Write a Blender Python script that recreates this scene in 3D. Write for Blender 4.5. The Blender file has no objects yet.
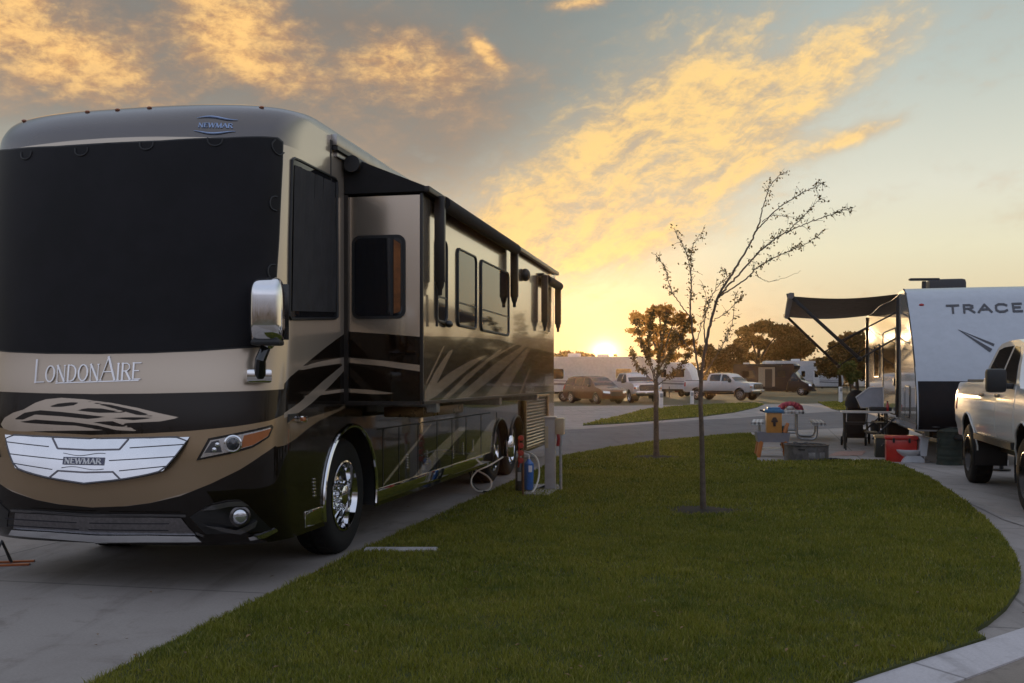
import bpy, bmesh, math, random
import numpy as np
from mathutils import Vector, Matrix

random.seed(7)
RNG = np.random.default_rng(7)
R = math.radians
SC = bpy.context.scene
COL = SC.collection

# ---------------------------------------------------------------- camera
CAM_H, FPX, HZ, CX = 1.59, 1000.0, 379.0, 512.0
cam_d = bpy.data.cameras.new('camera')
cam = bpy.data.objects.new('camera', cam_d)
COL.objects.link(cam)
cam.location = (0, 0, CAM_H)
cam.rotation_euler = (R(90), 0, 0)
cam_d.sensor_width = 36.0
cam_d.lens = FPX / 1024 * 36.0
cam_d.shift_y = (HZ - 341.5) / 1024
cam_d.clip_start = 0.05
cam_d.clip_end = 6000
SC.camera = cam

# ---------------------------------------------------------------- light and exposure
SUN_AZ, SUN_EL = 5.3, 2.3           # degrees: azimuth from +Y towards +X, elevation
SKY_STRENGTH = 0.15
SUN_STRENGTH = 2.6
SC.view_settings.view_transform = 'Standard'
SC.view_settings.look = 'None'
SC.view_settings.exposure = 0.32
SC.view_settings.gamma = 1.0
SC.view_settings.use_curve_mapping = False
SC.cycles.max_bounces = 8
SC.cycles.transparent_max_bounces = 12
SC.cycles.caustics_reflective = False
SC.cycles.caustics_refractive = False
SC.cycles.sample_clamp_indirect = 6.0


class NT:
    """small helper for building node trees"""
    def __init__(self, tree):
        self.t = tree

    def n(self, kind, **props):
        node = self.t.nodes.new(kind)
        for k, v in props.items():
            setattr(node, k, v)
        return node

    def put(self, sock, v):
        if isinstance(v, bpy.types.NodeSocket):
            self.t.links.new(v, sock)
        elif v is not None:
            if isinstance(v, (tuple, list)) and len(v) == 3 and sock.type == 'RGBA':
                v = (*v, 1.0)
            sock.default_value = v

    def m(self, op, a, b=None, c=None, clamp=False):
        node = self.n('ShaderNodeMath', operation=op, use_clamp=clamp)
        for i, v in enumerate((a, b, c)):
            self.put(node.inputs[i], v)
        return node.outputs[0]

    def mix(self, fac, a, b, blend='MIX'):
        node = self.n('ShaderNodeMix', data_type='RGBA', blend_type=blend)
        self.put(node.inputs[0], fac)
        self.put(node.inputs[6], a)
        self.put(node.inputs[7], b)
        return node.outputs[2]

    def noise(self, vec, scale, detail=4, rough=0.5, dist=0.0, dim='3D'):
        node = self.n('ShaderNodeTexNoise', noise_dimensions=dim)
        if vec is not None:
            self.put(node.inputs['Vector'], vec)
        node.inputs['Scale'].default_value = scale
        node.inputs['Detail'].default_value = detail
        node.inputs['Roughness'].default_value = rough
        node.inputs['Distortion'].default_value = dist
        return node.outputs[0]

    def comb(self, x, y, z):
        node = self.n('ShaderNodeCombineXYZ')
        for i, v in enumerate((x, y, z)):
            self.put(node.inputs[i], v)
        return node.outputs[0]

    def step(self, v, lo, hi, a=0.0, b=1.0):
        node = self.n('ShaderNodeMapRange', interpolation_type='SMOOTHSTEP')
        self.put(node.inputs[0], v)
        for i, q in enumerate((lo, hi, a, b)):
            node.inputs[i + 1].default_value = q
        return node.outputs[0]

    def ramp(self, fac, stops):
        node = self.n('ShaderNodeValToRGB')
        self.put(node.inputs[0], fac)
        el = node.color_ramp.elements
        while len(el) < len(stops):
            el.new(0.5)
        for e, (p, c) in zip(el, stops):
            e.position = p
            e.color = (*c, 1.0) if len(c) == 3 else c
        return node.outputs[0]


# ---------------------------------------------------------------- sky
def make_world():
    w = bpy.data.worlds.new('World')
    SC.world = w
    w.use_nodes = True
    t = w.node_tree
    t.nodes.clear()
    k = NT(t)
    sky = k.n('ShaderNodeTexSky', sky_type='NISHITA', sun_disc=False)
    sky.sun_elevation = R(SUN_EL)
    sky.sun_rotation = R(SUN_AZ)
    sky.altitude = 100
    sky.air_density = 1.0
    sky.dust_density = 1.6
    sky.ozone_density = 1.6
    tc = k.n('ShaderNodeTexCoord')
    sep = k.n('ShaderNodeSeparateXYZ')
    k.put(sep.inputs[0], tc.outputs['Generated'])
    x, y, z = sep.outputs
    az = k.m('MULTIPLY', k.m('ARCTAN2', x, y), 180 / math.pi)
    el = k.m('MULTIPLY', k.m('ARCSINE', z), 180 / math.pi)

    def blob(a0, e0, sa, sb, rot):
        c, s = math.cos(R(rot)), math.sin(R(rot))
        da, de = k.m('SUBTRACT', az, a0), k.m('SUBTRACT', el, e0)
        p = k.m('MULTIPLY_ADD', da, c / sa, k.m('MULTIPLY', de, s / sa))
        q = k.m('MULTIPLY_ADD', da, -s / sb, k.m('MULTIPLY', de, c / sb))
        r2 = k.m('ADD', k.m('MULTIPLY', p, p), k.m('MULTIPLY', q, q))
        return k.m('EXPONENT', k.m('MULTIPLY', r2, -1.0))

    def add(*v):
        o = v[0]
        for q in v[1:]:
            o = k.m('ADD', o, q)
        return o

    # streak space: along and across the wind direction (degrees)
    c, s = math.cos(R(21)), math.sin(R(21))
    al = k.m('MULTIPLY_ADD', az, c, k.m('MULTIPLY', el, s))
    ac = k.m('MULTIPLY_ADD', az, -s, k.m('MULTIPLY', el, c))
    warp = k.m('SUBTRACT', k.noise(k.comb(az, el, 3.7), 0.20, 4), 0.5)
    ac2 = k.m('MULTIPLY_ADD', warp, 3.4, ac)
    n1 = k.noise(k.comb(k.m('MULTIPLY', al, 0.095), k.m('MULTIPLY', ac2, 0.36), 1.3), 1.0, 9, 0.60, 0.35)
    n2 = k.noise(k.comb(k.m('MULTIPLY', az, 0.17), k.m('MULTIPLY', k.m('MULTIPLY_ADD', warp, 2.0, el), 0.34), 8.1), 1.0, 10, 0.60, 0.25)
    n3 = k.noise(k.comb(k.m('MULTIPLY', al, 0.30), k.m('MULTIPLY', ac2, 0.80), 5.2), 1.0, 10, 0.66, 0.25)
    n4 = k.noise(k.comb(k.m('MULTIPLY', az, 0.95), k.m('MULTIPLY', el, 1.7), 2.2), 1.0, 8, 0.66, 0.2)
    body = k.m('MULTIPLY_ADD', n1, .44, k.m('MULTIPLY_ADD', n3, .40, k.m('MULTIPLY', n4, .16)))

    # golden bank sweeping up to the right, with a thinner veil above it
    mA = add(blob(14.5, 14.6, 9.5, 1.8, 30), blob(7.0, 11.6, 9.0, 3.2, 26), blob(4.0, 8.4, 10.0, 2.9, 12), k.m('MULTIPLY', blob(9.5, 17.0, 8.0, 3.6, 28), .62), k.m('MULTIPLY', blob(19.3, 13.0, 3.6, .6, 17), .85))
    mA = k.m('MINIMUM', mA, 1.0)
    dA = k.step(k.m('ADD', body, k.m('MULTIPLY', mA, 0.42)), 0.56, 1.00)
    # grey-brown bank on the left
    mB = add(blob(-22, 15.5, 14, 5.0, 5), blob(-6, 13.6, 7.5, 4.2, 8), blob(-24, 24, 14, 5, 0), k.m('MULTIPLY', blob(-7, 18.0, 6, 2.2, -8), .7))
    mB = k.m('MINIMUM', mB, 1.0)
    bodyB = k.m('MULTIPLY_ADD', n2, .55, k.m('MULTIPLY_ADD', n3, .25, k.m('MULTIPLY', n4, .20)))
    dB = k.step(k.m('ADD', bodyB, k.m('MULTIPLY', mB, 0.36)), 0.50, 1.02)
    # sunlit billows of the bank
    mC = add(blob(-23.8, 16.3, 5.4, 2.1, -14), blob(-16.0, 19.3, 4.2, 2.1, -20), k.m('MULTIPLY', blob(-6.2, 17.2, 4.8, 2.0, -6), .85), blob(-27.5, 18.7, 2.2, 1.2, 0),
             k.m('MULTIPLY', blob(-1.6, 18.3, 1.4, .6, -40), .9), k.m('MULTIPLY', blob(-15, 16.6, 5, 1.1, -14), .55), k.m('MULTIPLY', blob(4.0, 20.6, 2.2, .4, 5), .8))
    dC = k.step(k.m('ADD', bodyB, k.m('MULTIPLY', k.m('MINIMUM', mC, 1.0), 0.43)), 0.54, 1.02)
    # thin scattered wisps all over
    dD = k.m('MULTIPLY', k.step(n1, 0.52, 0.80), k.step(el, 2.0, 9.0))
    # low thin gold veil
    dE = k.m('MULTIPLY', add(blob(3.0, 3.8, 4, .5, 4), blob(8, 3.0, 3, .35, 3)), k.step(n3, 0.35, 0.65))

    base = k.mix(1.0, sky.outputs[0], (SKY_STRENGTH, SKY_STRENGTH, SKY_STRENGTH), 'MULTIPLY')
    near = blob(SUN_AZ, 6, 26, 16, 0)
    # pale evening air: a soft gradient laid over the physical sky
    air = k.ramp(k.m('MULTIPLY', el, 1 / 60.0), [(0.0, (.56, .44, .26)), (0.055, (.59, .49, .31)), (0.117, (.65, .62, .45)), (0.17, (.61, .61, .51)),
                                            (0.27, (.42, .465, .43)), (0.42, (.24, .29, .30)), (0.62, (.32, .37, .45)), (1.0, (.42, .47, .58))])
    lee = k.m('MULTIPLY', k.step(az, 22, -2), k.step(el, 4, 17))
    lee = k.m('MULTIPLY', lee, k.step(el, 45, 25))
    air = k.mix(k.m('MULTIPLY', lee, .50), air, (.02, .025, .03))
    back = k.step(k.m('ABSOLUTE', k.m('SUBTRACT', az, SUN_AZ)), 35, 120)
    air_b = k.ramp(k.m('MULTIPLY', el, 1 / 60.0), [(0.0, (.13, .105, .095)), (0.12, (.20, .195, .22)), (0.24, (.54, .57, .68)), (0.45, (.42, .48, .60)), (0.7, (.40, .46, .60)), (1.0, (.42, .47, .58))])
    air = k.mix(back, air, air_b)
    col = k.mix(0.985, base, air)
    dark = k.mix(k.step(bodyB, .40, .66), (.19, .15, .125), (.36, .25, .17))
    rim = k.mix(k.step(k.m('ADD', n4, k.m('MULTIPLY', dC, .25)), .45, .85), (.52, .27, .12), (.98, .58, .20))
    gold = k.mix(k.step(k.m('MULTIPLY_ADD', n3, .6, k.m('MULTIPLY_ADD', n4, .4, k.m('MULTIPLY', dA, .22))), .50, .80), (.46, .335, .215), (.88, .58, .215))
    wisp = k.mix(near, (.42, .38, .37), (.62, .51, .35))
    col = k.mix(k.m('MULTIPLY', dD, .25), col, wisp)
    col = k.mix(k.m('MULTIPLY', mB, .30), col, (.26, .20, .16))
    col = k.mix(k.m('MULTIPLY', dB, .80), col, dark)
    col = k.mix(k.m('MULTIPLY', dC, .85), col, rim)
    col = k.mix(k.m('MULTIPLY', dA, .90), col, gold)
    col = k.mix(k.m('MULTIPLY', dE, .5), col, (1.0, .70, .30))
    # glow round the sun
    g1 = blob(SUN_AZ, 1.2, 5.0, 3.0, 0)
    g2 = add(blob(SUN_AZ, 1.5, .65, .55, 0), k.m('MULTIPLY', blob(SUN_AZ, 1.5, 1.6, 1.1, 0), .06))
    glow = k.mix(1.0, k.mix(g1, (0, 0, 0), (.04, .02, .0)), k.mix(g2, (0, 0, 0), (4.5, 2.9, 1.0)), 'ADD')
    col = k.mix(1.0, col, glow, 'ADD')
    # below the horizon: dull earth
    col = k.mix(k.step(el, -3.0, -0.3), (.10, .085, .07), col)
    bg = k.n('ShaderNodeBackground')
    k.put(bg.inputs[0], col)
    bg.inputs[1].default_value = 1.0
    out = k.n('ShaderNodeOutputWorld')
    t.links.new(bg.outputs[0], out.inputs[0])


make_world()

sun_d = bpy.data.lights.new('sun', 'SUN')
sun_d.energy = SUN_STRENGTH
sun_d.angle = R(0.5)
sun_d.color = (1.0, .66, .34)
sun = bpy.data.objects.new('sun', sun_d)
COL.objects.link(sun)
_sd = Vector((math.sin(R(SUN_AZ)) * math.cos(R(SUN_EL)), math.cos(R(SUN_AZ)) * math.cos(R(SUN_EL)), math.sin(R(SUN_EL))))
sun.rotation_euler = _sd.to_track_quat('Z', 'Y').to_euler()
sun.location = (0, 0, 30)

# ---------------------------------------------------------------- materials
MATS = {}


def mat(name, col, rough=0.5, metal=0.0, coat=0.0, coat_rough=0.03, var=0.08, scale=6.0, bump=0.0, bscale=60.0,
        spec=0.5, emit=None, alpha=1.0, trans=0.0, ior=1.5, dirt=0.0, dirt_col=(.10, .085, .07), sheen=0.0):
    if name in MATS:
        return MATS[name]
    m = bpy.data.materials.new(name)
    m.use_nodes = True
    t = m.node_tree
    k = NT(t)
    b = t.nodes['Principled BSDF']
    tc = k.n('ShaderNodeTexCoord').outputs['Object']
    nz = k.noise(tc, scale, 5, 0.6)
    lo = tuple(max(0, c * (1 - var)) for c in col)
    hi = tuple(min(1, c * (1 + var)) for c in col)
    c = k.mix(k.step(nz, .3, .7), lo, hi)
    if dirt:
        d = k.step(k.noise(tc, scale * .45, 8, 0.7, .6), .5, .78)
        c = k.mix(k.m('MULTIPLY', d, dirt), c, dirt_col)
    k.put(b.inputs['Base Color'], c)
    k.put(b.inputs['Roughness'], k.m('MULTIPLY_ADD', nz, rough * .25, rough * .875))
    b.inputs['Metallic'].default_value = metal
    b.inputs['Coat Weight'].default_value = coat
    b.inputs['Coat Roughness'].default_value = coat_rough
    b.inputs['Specular IOR Level'].default_value = spec
    b.inputs['IOR'].default_value = ior
    b.inputs['Transmission Weight'].default_value = trans
    b.inputs['Sheen Weight'].default_value = sheen
    if emit:
        b.inputs['Emission Color'].default_value = (*emit[:3], 1)
        b.inputs['Emission Strength'].default_value = emit[3]
    if bump:
        bp = k.n('ShaderNodeBump')
        bp.inputs['Strength'].default_value = bump
        bp.inputs['Distance'].default_value = 0.01
        k.put(bp.inputs['Height'], k.noise(tc, bscale, 6, .65))
        k.put(b.inputs['Normal'], bp.outputs[0])
    MATS[name] = m
    return m


BLK = mat('black plastic', (.018, .018, .019), .45)
RUB = mat('tyre rubber', (.012, .0115, .0115), .8, spec=.3, var=.25, scale=14, bump=.3, bscale=90, dirt=.2, dirt_col=(.035, .03, .027))
CHR = mat('chrome', (.80, .80, .82), .07, 1.0, var=.03)
ALU = mat('polished aluminium', (.66, .66, .68), .16, 1.0, var=.06, dirt=.2)
STEEL = mat('galvanised steel', (.42, .42, .43), .42, .8, var=.15, scale=20)
DGL = mat('dark glass', (.012, .012, .014), .04, spec=.6, var=.05)
WHT = mat('white painted metal', (.72, .72, .72), .35, coat=.3, dirt=.12)
GREYP = mat('grey paint', (.26, .27, .28), .5, dirt=.2)
REDL = mat('red lamp lens', (.35, .012, .01), .15, coat=.6)
AMBL = mat('amber lamp lens', (.40, .13, .045), .12, coat=.7)
LENS = mat('clear lamp lens', (.74, .76, .80), .12, .85, coat=.8)


# ---------------------------------------------------------------- object helpers
def link(o, parent=None, loc=None, rot=None):
    COL.objects.link(o)
    if parent is not None:
        o.parent = parent
    if loc is not None:
        o.location = loc
    if rot is not None:
        o.rotation_euler = rot
    return o


def tag(o, label=None, cat=None, group=None, kind=None):
    for k_, v in (('label', label), ('category', cat), ('group', group), ('kind', kind)):
        if v:
            o[k_] = v
    return o


def thing(name, loc, rotz, label, cat, group=None):
    o = bpy.data.objects.new(name, None)
    o.empty_display_size = .2
    link(o, None, loc, (0, 0, rotz))
    return tag(o, label, cat, group)


def copy_tree(o, parent=None):
    c = o.copy()
    COL.objects.link(c)
    if parent is not None:
        c.parent = parent
    for ch in list(o.children):
        copy_tree(ch, c)
    return c


class MB:
    """collects shapes; build() links them as one mesh object"""
    def __init__(self):
        self.v, self.f, self.mi, self.cur = [], [], [], 0

    def mat(self, i):
        self.cur = i
        return self

    def add(self, vs, fs):
        o = len(self.v)
        self.v += [tuple(p) for p in vs]
        self.f += [tuple(i + o for i in f) for f in fs]
        self.mi += [self.cur] * len(fs)
        return self

    def box(self, c, s, rz=0.0, rx=0.0, ry=0.0, bev=0.0):
        bm = bmesh.new()
        bmesh.ops.create_cube(bm, size=1)
        bmesh.ops.scale(bm, vec=s, verts=bm.verts)
        if bev:
            bmesh.ops.bevel(bm, geom=bm.edges[:], offset=min(bev, .49 * min(s)), segments=2, affect='EDGES', profile=.6)
        M = Matrix.Translation(c) @ Matrix.Rotation(rz, 4, 'Z') @ Matrix.Rotation(rx, 4, 'X') @ Matrix.Rotation(ry, 4, 'Y')
        bm.transform(M)
        return self.bm(bm)

    def bm(self, bm):
        bm.verts.index_update()
        self.add([v.co[:] for v in bm.verts], [[v.index for v in f.verts] for f in bm.faces])
        bm.free()
        return self

    def tube(self, pts, rad, seg=8, caps=True, closed=False):
        pts = [Vector(p) for p in pts]
        n = len(pts)
        rads = rad if isinstance(rad, (list, tuple)) else [rad] * n
        vs, fs = [], []
        up = None
        for i, p in enumerate(pts):
            if closed:
                d = pts[(i + 1) % n] - pts[i - 1]
            else:
                d = pts[min(i + 1, n - 1)] - pts[max(i - 1, 0)]
            d.normalize()
            if up is None:
                up = Vector((0, 0, 1)) if abs(d.z) < .9 else Vector((1, 0, 0))
            a = d.cross(up)
            if a.length < 1e-5:
                a = d.orthogonal()
            a.normalize()
            b = a.cross(d).normalized()
            up = b
            for j in range(seg):
                q = 2 * math.pi * j / seg
                vs.append(p + (a * math.cos(q) + b * math.sin(q)) * rads[i])
        m = n if closed else n - 1
        for i in range(m):
            k_ = (i + 1) % n
            for j in range(seg):
                j2 = (j + 1) % seg
                fs.append((i * seg + j, i * seg + j2, k_ * seg + j2, k_ * seg + j))
        if caps and not closed:
            fs.append(tuple(range(seg - 1, -1, -1)))
            fs.append(tuple((n - 1) * seg + j for j in range(seg)))
        return self.add(vs, fs)

    def lathe(self, prof, M=None, seg=24, axis='Z', cap0=True, cap1=True):
        """prof: list of (radius, height)"""
        M = M or Matrix.Identity(4)
        if axis == 'X':
            M = M @ Matrix.Rotation(R(90), 4, 'Y')
        if axis == 'Y':
            M = M @ Matrix.Rotation(R(-90), 4, 'X')
        vs, fs = [], []
        for r, h in prof:
            for j in range(seg):
                a = 2 * math.pi * j / seg
                vs.append(M @ Vector((r * math.cos(a), r * math.sin(a), h)))
        for i in range(len(prof) - 1):
            for j in range(seg):
                j2 = (j + 1) % seg
                fs.append((i * seg + j, i * seg + j2, (i + 1) * seg + j2, (i + 1) * seg + j))
        if cap0 and prof[0][0] > 1e-6:
            fs.append(tuple(range(seg - 1, -1, -1)))
        if cap1 and prof[-1][0] > 1e-6:
            fs.append(tuple((len(prof) - 1) * seg + j for j in range(seg)))
        return self.add(vs, fs)

    def prism(self, poly, z0, z1, M=None):
        """poly (x, y) extruded along z, then transformed"""
        M = M or Matrix.Identity(4)
        n = len(poly)
        vs = [M @ Vector((p[0], p[1], z0)) for p in poly] + [M @ Vector((p[0], p[1], z1)) for p in poly]
        fs = [tuple(range(n - 1, -1, -1)), tuple(range(n, 2 * n))]
        fs += [(i, (i + 1) % n, (i + 1) % n + n, i + n) for i in range(n)]
        return self.add(vs, fs)

    def ball(self, c, s, u=12, v=8, M=None):
        bm = bmesh.new()
        bmesh.ops.create_uvsphere(bm, u_segments=u, v_segments=v, radius=1)
        bmesh.ops.scale(bm, vec=s if isinstance(s, (tuple, list)) else (s, s, s), verts=bm.verts)
        bmesh.ops.translate(bm, vec=c, verts=bm.verts)
        if M:
            bm.transform(M)
        return self.bm(bm)

    def build(self, name, mats, parent=None, smooth=35, loc=None, rot=None, fix=True):
        me = bpy.data.meshes.new(name)
        me.from_pydata(self.v, [], self.f)
        if not isinstance(mats, (list, tuple)):
            mats = [mats]
        for m in mats:
            me.materials.append(m)
        if len(mats) > 1:
            me.polygons.foreach_set('material_index', self.mi)
        if fix:
            bm = bmesh.new()
            bm.from_mesh(me)
            bmesh.ops.recalc_face_normals(bm, faces=bm.faces)
            bm.to_mesh(me)
            bm.free()
        finish(me, smooth)
        o = bpy.data.objects.new(name, me)
        return link(o, parent, loc, rot)


def finish(me, smooth):
    if smooth:
        me.polygons.foreach_set('use_smooth', [True] * len(me.polygons))
        me.set_sharp_from_angle(angle=R(smooth))
    me.update()


def grid_poly(poly, step, axis_u=True, axis_v=True):
    """flat polygon (u, v) cut into a fine grid; returns a bmesh lying in XY"""
    bm = bmesh.new()
    vs = [bm.verts.new((p[0], p[1], 0)) for p in poly]
    bm.faces.new(vs)
    us = [p[0] for p in poly]
    ws = [p[1] for p in poly]
    st = step if isinstance(step, (tuple, list)) else (step, step)
    for ax, lo, hi, s in ((0, min(us), max(us), st[0]), (1, min(ws), max(ws), st[1])):
        n = int((hi - lo) / s)
        for i in range(1, n + 1):
            q = lo + (hi - lo) * i / (n + 1)
            co = [0, 0, 0]
            no = [0, 0, 0]
            co[ax] = q
            no[ax] = 1
            bmesh.ops.bisect_plane(bm, geom=bm.verts[:] + bm.edges[:] + bm.faces[:], plane_co=co, plane_no=no, dist=1e-6)
    bmesh.ops.triangulate(bm, faces=[f for f in bm.faces if len(f.verts) > 4])
    return bm


def panel(name, poly, fn, step, mats, parent, thick=0.0, smooth=40):
    """polygon laid on a curved surface: fn(u, v, offset) -> xyz; thick gives it a real edge"""
    bm = grid_poly(poly, step)
    bm.verts.index_update()
    uv = [(v.co.x, v.co.y) for v in bm.verts]
    faces = [[v.index for v in f.verts] for f in bm.faces]
    bnd = [(e.verts[0].index, e.verts[1].index) for e in bm.edges if len(e.link_faces) == 1]
    bm.free()
    mb = MB()
    n = len(uv)
    if thick:
        vs = [fn(u, v, thick) for u, v in uv] + [fn(u, v, 0.0) for u, v in uv]
        fs = faces + [(a, b, b + n, a + n) for a, b in bnd]
    else:
        vs = [fn(u, v, 0.0) for u, v in uv]
        fs = faces
    mb.add(vs, fs)
    return mb.build(name, mats, parent, smooth)


def dens(poly, closed=True, step=.05, it=2):
    """round a polygon's corners (Chaikin)"""
    p = [Vector(q) for q in poly]
    for _ in range(it):
        q = []
        n = len(p)
        rng = range(n if closed else n - 1)
        for i in rng:
            a, b = p[i], p[(i + 1) % n]
            q += [a.lerp(b, .25), a.lerp(b, .75)]
        if not closed:
            q = [p[0]] + q + [p[-1]]
        p = q
    return [tuple(v) for v in p]


def rrect(x0, y0, x1, y1, r, seg=4):
    out = []
    for cx, cy, a0 in ((x1 - r, y1 - r, 0), (x0 + r, y1 - r, 90), (x0 + r, y0 + r, 180), (x1 - r, y0 + r, 270)):
        for i in range(seg + 1):
            a = R(a0 + 90 * i / seg)
            out.append((cx + r * math.cos(a), cy + r * math.sin(a)))
    return out


def G(x, y, z=0.0):
    """a point on the ground (or at height z) under the photo's perspective: a measuring aid"""
    Y = (CAM_H - z) * FPX / (y - HZ)
    return Vector(((x - CX) / FPX * Y, Y, z))


# ---------------------------------------------------------------- stroke lettering
# letters on a 0..1 x 0..1 box: list of strokes (polyline, heavy?)
GLYPH = {
    'L': (.72, [([(.14, 1), (.14, 0)], 1), ([(.14, .0), (.68, .0)], 0)]),
    'O': (.95, 'O'),
    'N': (.92, [([(.14, 0), (.14, 1)], 0), ([(.14, 1), (.78, 0)], 1), ([(.78, 0), (.78, 1)], 0)]),
    'D': (.90, 'D'),
    'A': (.92, [([(.04, 0), (.46, 1)], 0), ([(.46, 1), (.88, 0)], 1), ([(.18, .36), (.72, .36)], 0)]),
    'I': (.34, [([(.17, 0), (.17, 1)], 1)]),
    'R': (.86, [([(.14, 0), (.14, 1)], 1), ([(.14, 1), (.5, 1), (.7, .88), (.7, .66), (.5, .52), (.14, .52)], 0), ([(.42, .52), (.80, 0)], 1)]),
    'E': (.76, [([(.14, 0), (.14, 1)], 1), ([(.14, 1), (.68, 1)], 0), ([(.14, .52), (.58, .52)], 0), ([(.14, 0), (.68, 0)], 0)]),
    'W': (1.2, [([(.04, 1), (.32, 0)], 1), ([(.32, 0), (.60, 1)], 0), ([(.60, 1), (.86, 0)], 1), ([(.86, 0), (1.14, 1)], 0)]),
    'M': (1.1, [([(.12, 0), (.16, 1)], 0), ([(.16, 1), (.55, 0)], 1), ([(.55, 0), (.92, 1)], 0), ([(.92, 1), (.98, 0)], 1)]),
    'T': (.86, [([(.43, 0), (.43, 1)], 1), ([(.04, 1), (.82, 1)], 0)]),
    'C': (.90, [([(.80, .82), (.62, .98), (.30, 1), (.12, .80), (.10, .5), (.12, .2), (.30, 0), (.62, .02), (.80, .18)], 1)]),
    'S': (.75, [([(.64, .84), (.46, 1), (.22, .98), (.12, .80), (.2, .6), (.54, .42), (.64, .22), (.5, .02), (.24, 0), (.1, .16)], 1)]),
}


def letter_shapes(ch, h, w, heavy, light, serif):
    adv, st = GLYPH[ch]
    out = []

    def bar(a, b, t):
        a, b = Vector(a), Vector(b)
        d = (b - a)
        if d.length < 1e-6:
            return
        d.normalize()
        n = Vector((-d.y, d.x)) * t / 2
        e = d * (t * .35)
        out.append([a - n - e, b - n + e, b + n + e, a + n - e])
    if st == 'O' or st == 'D':
        pts = []
        for i in range(25):
            a = 2 * math.pi * i / 24
            pts.append((.48 + .38 * math.cos(a), .5 + .5 * math.sin(a)))
        if st == 'D':
            pts = [(.14, 1), (.40, 1), (.62, .92), (.76, .72), (.79, .5), (.76, .28), (.62, .08), (.40, 0), (.14, 0)]
            bar((.14 * w, 0), (.14 * w, h), heavy)
        for i in range(len(pts) - 1):
            a, b = pts[i], pts[i + 1]
            vert = abs(b[1] - a[1]) * h / (abs(b[0] - a[0]) * w + abs(b[1] - a[1]) * h + 1e-6)
            bar((a[0] * w, a[1] * h), (b[0] * w, b[1] * h), light + (heavy - light) * vert)
    else:
        for pl, hv in st:
            for a, b in zip(pl[:-1], pl[1:]):
                bar((a[0] * w, a[1] * h), (b[0] * w, b[1] * h), heavy if hv else light)
            if serif:
                for e in (pl[0], pl[-1]):
                    if e[1] in (0, 1):
                        bar((e[0] * w - serif, e[1] * h), (e[0] * w + serif, e[1] * h), light * .8)
    return adv * w, out


def lettering(text, h, w, heavy, light, serif=0.0, caps=None, gap=0.0):
    """-> list of quads in (x, y), total width; caps: {index: scale} for taller initials"""
    x = 0
    quads = []
    for i, ch in enumerate(text):
        if ch == ' ':
            x += .4 * w
            continue
        s = (caps or {}).get(i, 1.0)
        adv, sh = letter_shapes(ch, h * s, w * s, heavy * (1 + (s - 1) * .5), light, serif)
        for q in sh:
            quads.append([(p.x + x, p.y) for p in q])
        x += adv + gap
    return quads, x


def letters_on(name, quads, fn, thick, mats, parent):
    mb = MB()
    for i, q in enumerate(quads):
        e = thick + (i % 7) * .00025
        vs = [fn(u, v, e) for u, v in q] + [fn(u, v, 0.0) for u, v in q]
        mb.add(vs, [(0, 1, 2, 3), (0, 4, 5, 1), (1, 5, 6, 2), (2, 6, 7, 3), (3, 7, 4, 0)])
    return mb.build(name, mats, parent, 0)


def wheel(parent, name, c, side, rad, wid, rim_r, rim_mat=None, style='spoke', spokes=6, rotx=0):
    """tyre with rim as sub-part; axle along X, outer face towards side (+1/-1); returns the tyre"""
    rim_mat = rim_mat or ALU
    M = Matrix.Translation(c) @ Matrix.Rotation(0 if side > 0 else math.pi, 4, 'Z')
    h = wid / 2
    t = MB()
    t.lathe([(rim_r * .96, -h * .9), (rad * .86, -h), (rad * .96, -h * .86), (rad, -h * .6), (rad, h * .6), (rad * .965, h * .84),
             (rad * .88, h * .98), (rad * .78, h), (rim_r * 1.04, h * .92), (rim_r * .98, h * .78), (rim_r * .9, h * .2), (rim_r * .9, -h * .9)],
            M, 40, 'X', False, False)
    # tread blocks
    nb = 44
    for i in range(nb):
        a = 2 * math.pi * i / nb
        for s in (-1, 1):
            t.box(M @ Vector((s * h * .36, math.cos(a) * rad * 1.002, math.sin(a) * rad * 1.002)), (h * .5, rad * .09, rad * .022), rx=side * (a - math.pi / 2), rz=R(10 * s))
    to = t.build(name, RUB, parent, 40)
    r = MB()
    r.lathe([(rim_r * 1.02, h * .95), (rim_r * .97, h * .97), (rim_r * .90, h * .7), (rim_r * .86, h * .1)], M, 36, 'X', False, False)
    if style == 'truck':
        r.lathe([(rim_r * .88, h * .15), (rim_r * .70, h * .42), (rim_r * .46, h * .52), (rim_r * .30, h * .55), (rim_r * .28, h * .95), (rim_r * .20, h * 1.02), (0, h * 1.04)], M, 36, 'X', False)
        for i in range(10):
            a = 2 * math.pi * i / 10
            p = Vector((0, math.cos(a) * rim_r * .40, math.sin(a) * rim_r * .40))
            r.lathe([(.020, h * .5), (.020, h * .74), (.012, h * .84), (0, h * .86)], M @ Matrix.Translation(p), 8, 'X')
        r.cur = 1
        for i in range(10):
            a = 2 * math.pi * (i + .5) / 10
            p = Vector((0, math.cos(a) * rim_r * .70, math.sin(a) * rim_r * .70))
            r.lathe([(.034, h * .30), (.034, h * .43), (0, h * .431)], M @ Matrix.Translation(p), 12, 'X')
    else:
        r.cur = 1
        r.lathe([(rim_r * .9, -h * .1), (0, -h * .1)], M, 24, 'X')
        r.cur = 0
        r.lathe([(rim_r * .26, -.02), (rim_r * .26, h * .55), (rim_r * .16, h * .62), (0, h * .62)], M, 18, 'X')
        for i in range(spokes):
            a = 2 * math.pi * i / spokes
            p = M @ Vector((h * .42, math.cos(a) * rim_r * .56, math.sin(a) * rim_r * .56))
            r.box(p, (h * .28, rim_r * .20, rim_r * .86), rx=side * (a - math.pi / 2), bev=.008)
    r.build('rim', [rim_mat, BLK], to, 40)
    return to

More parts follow.
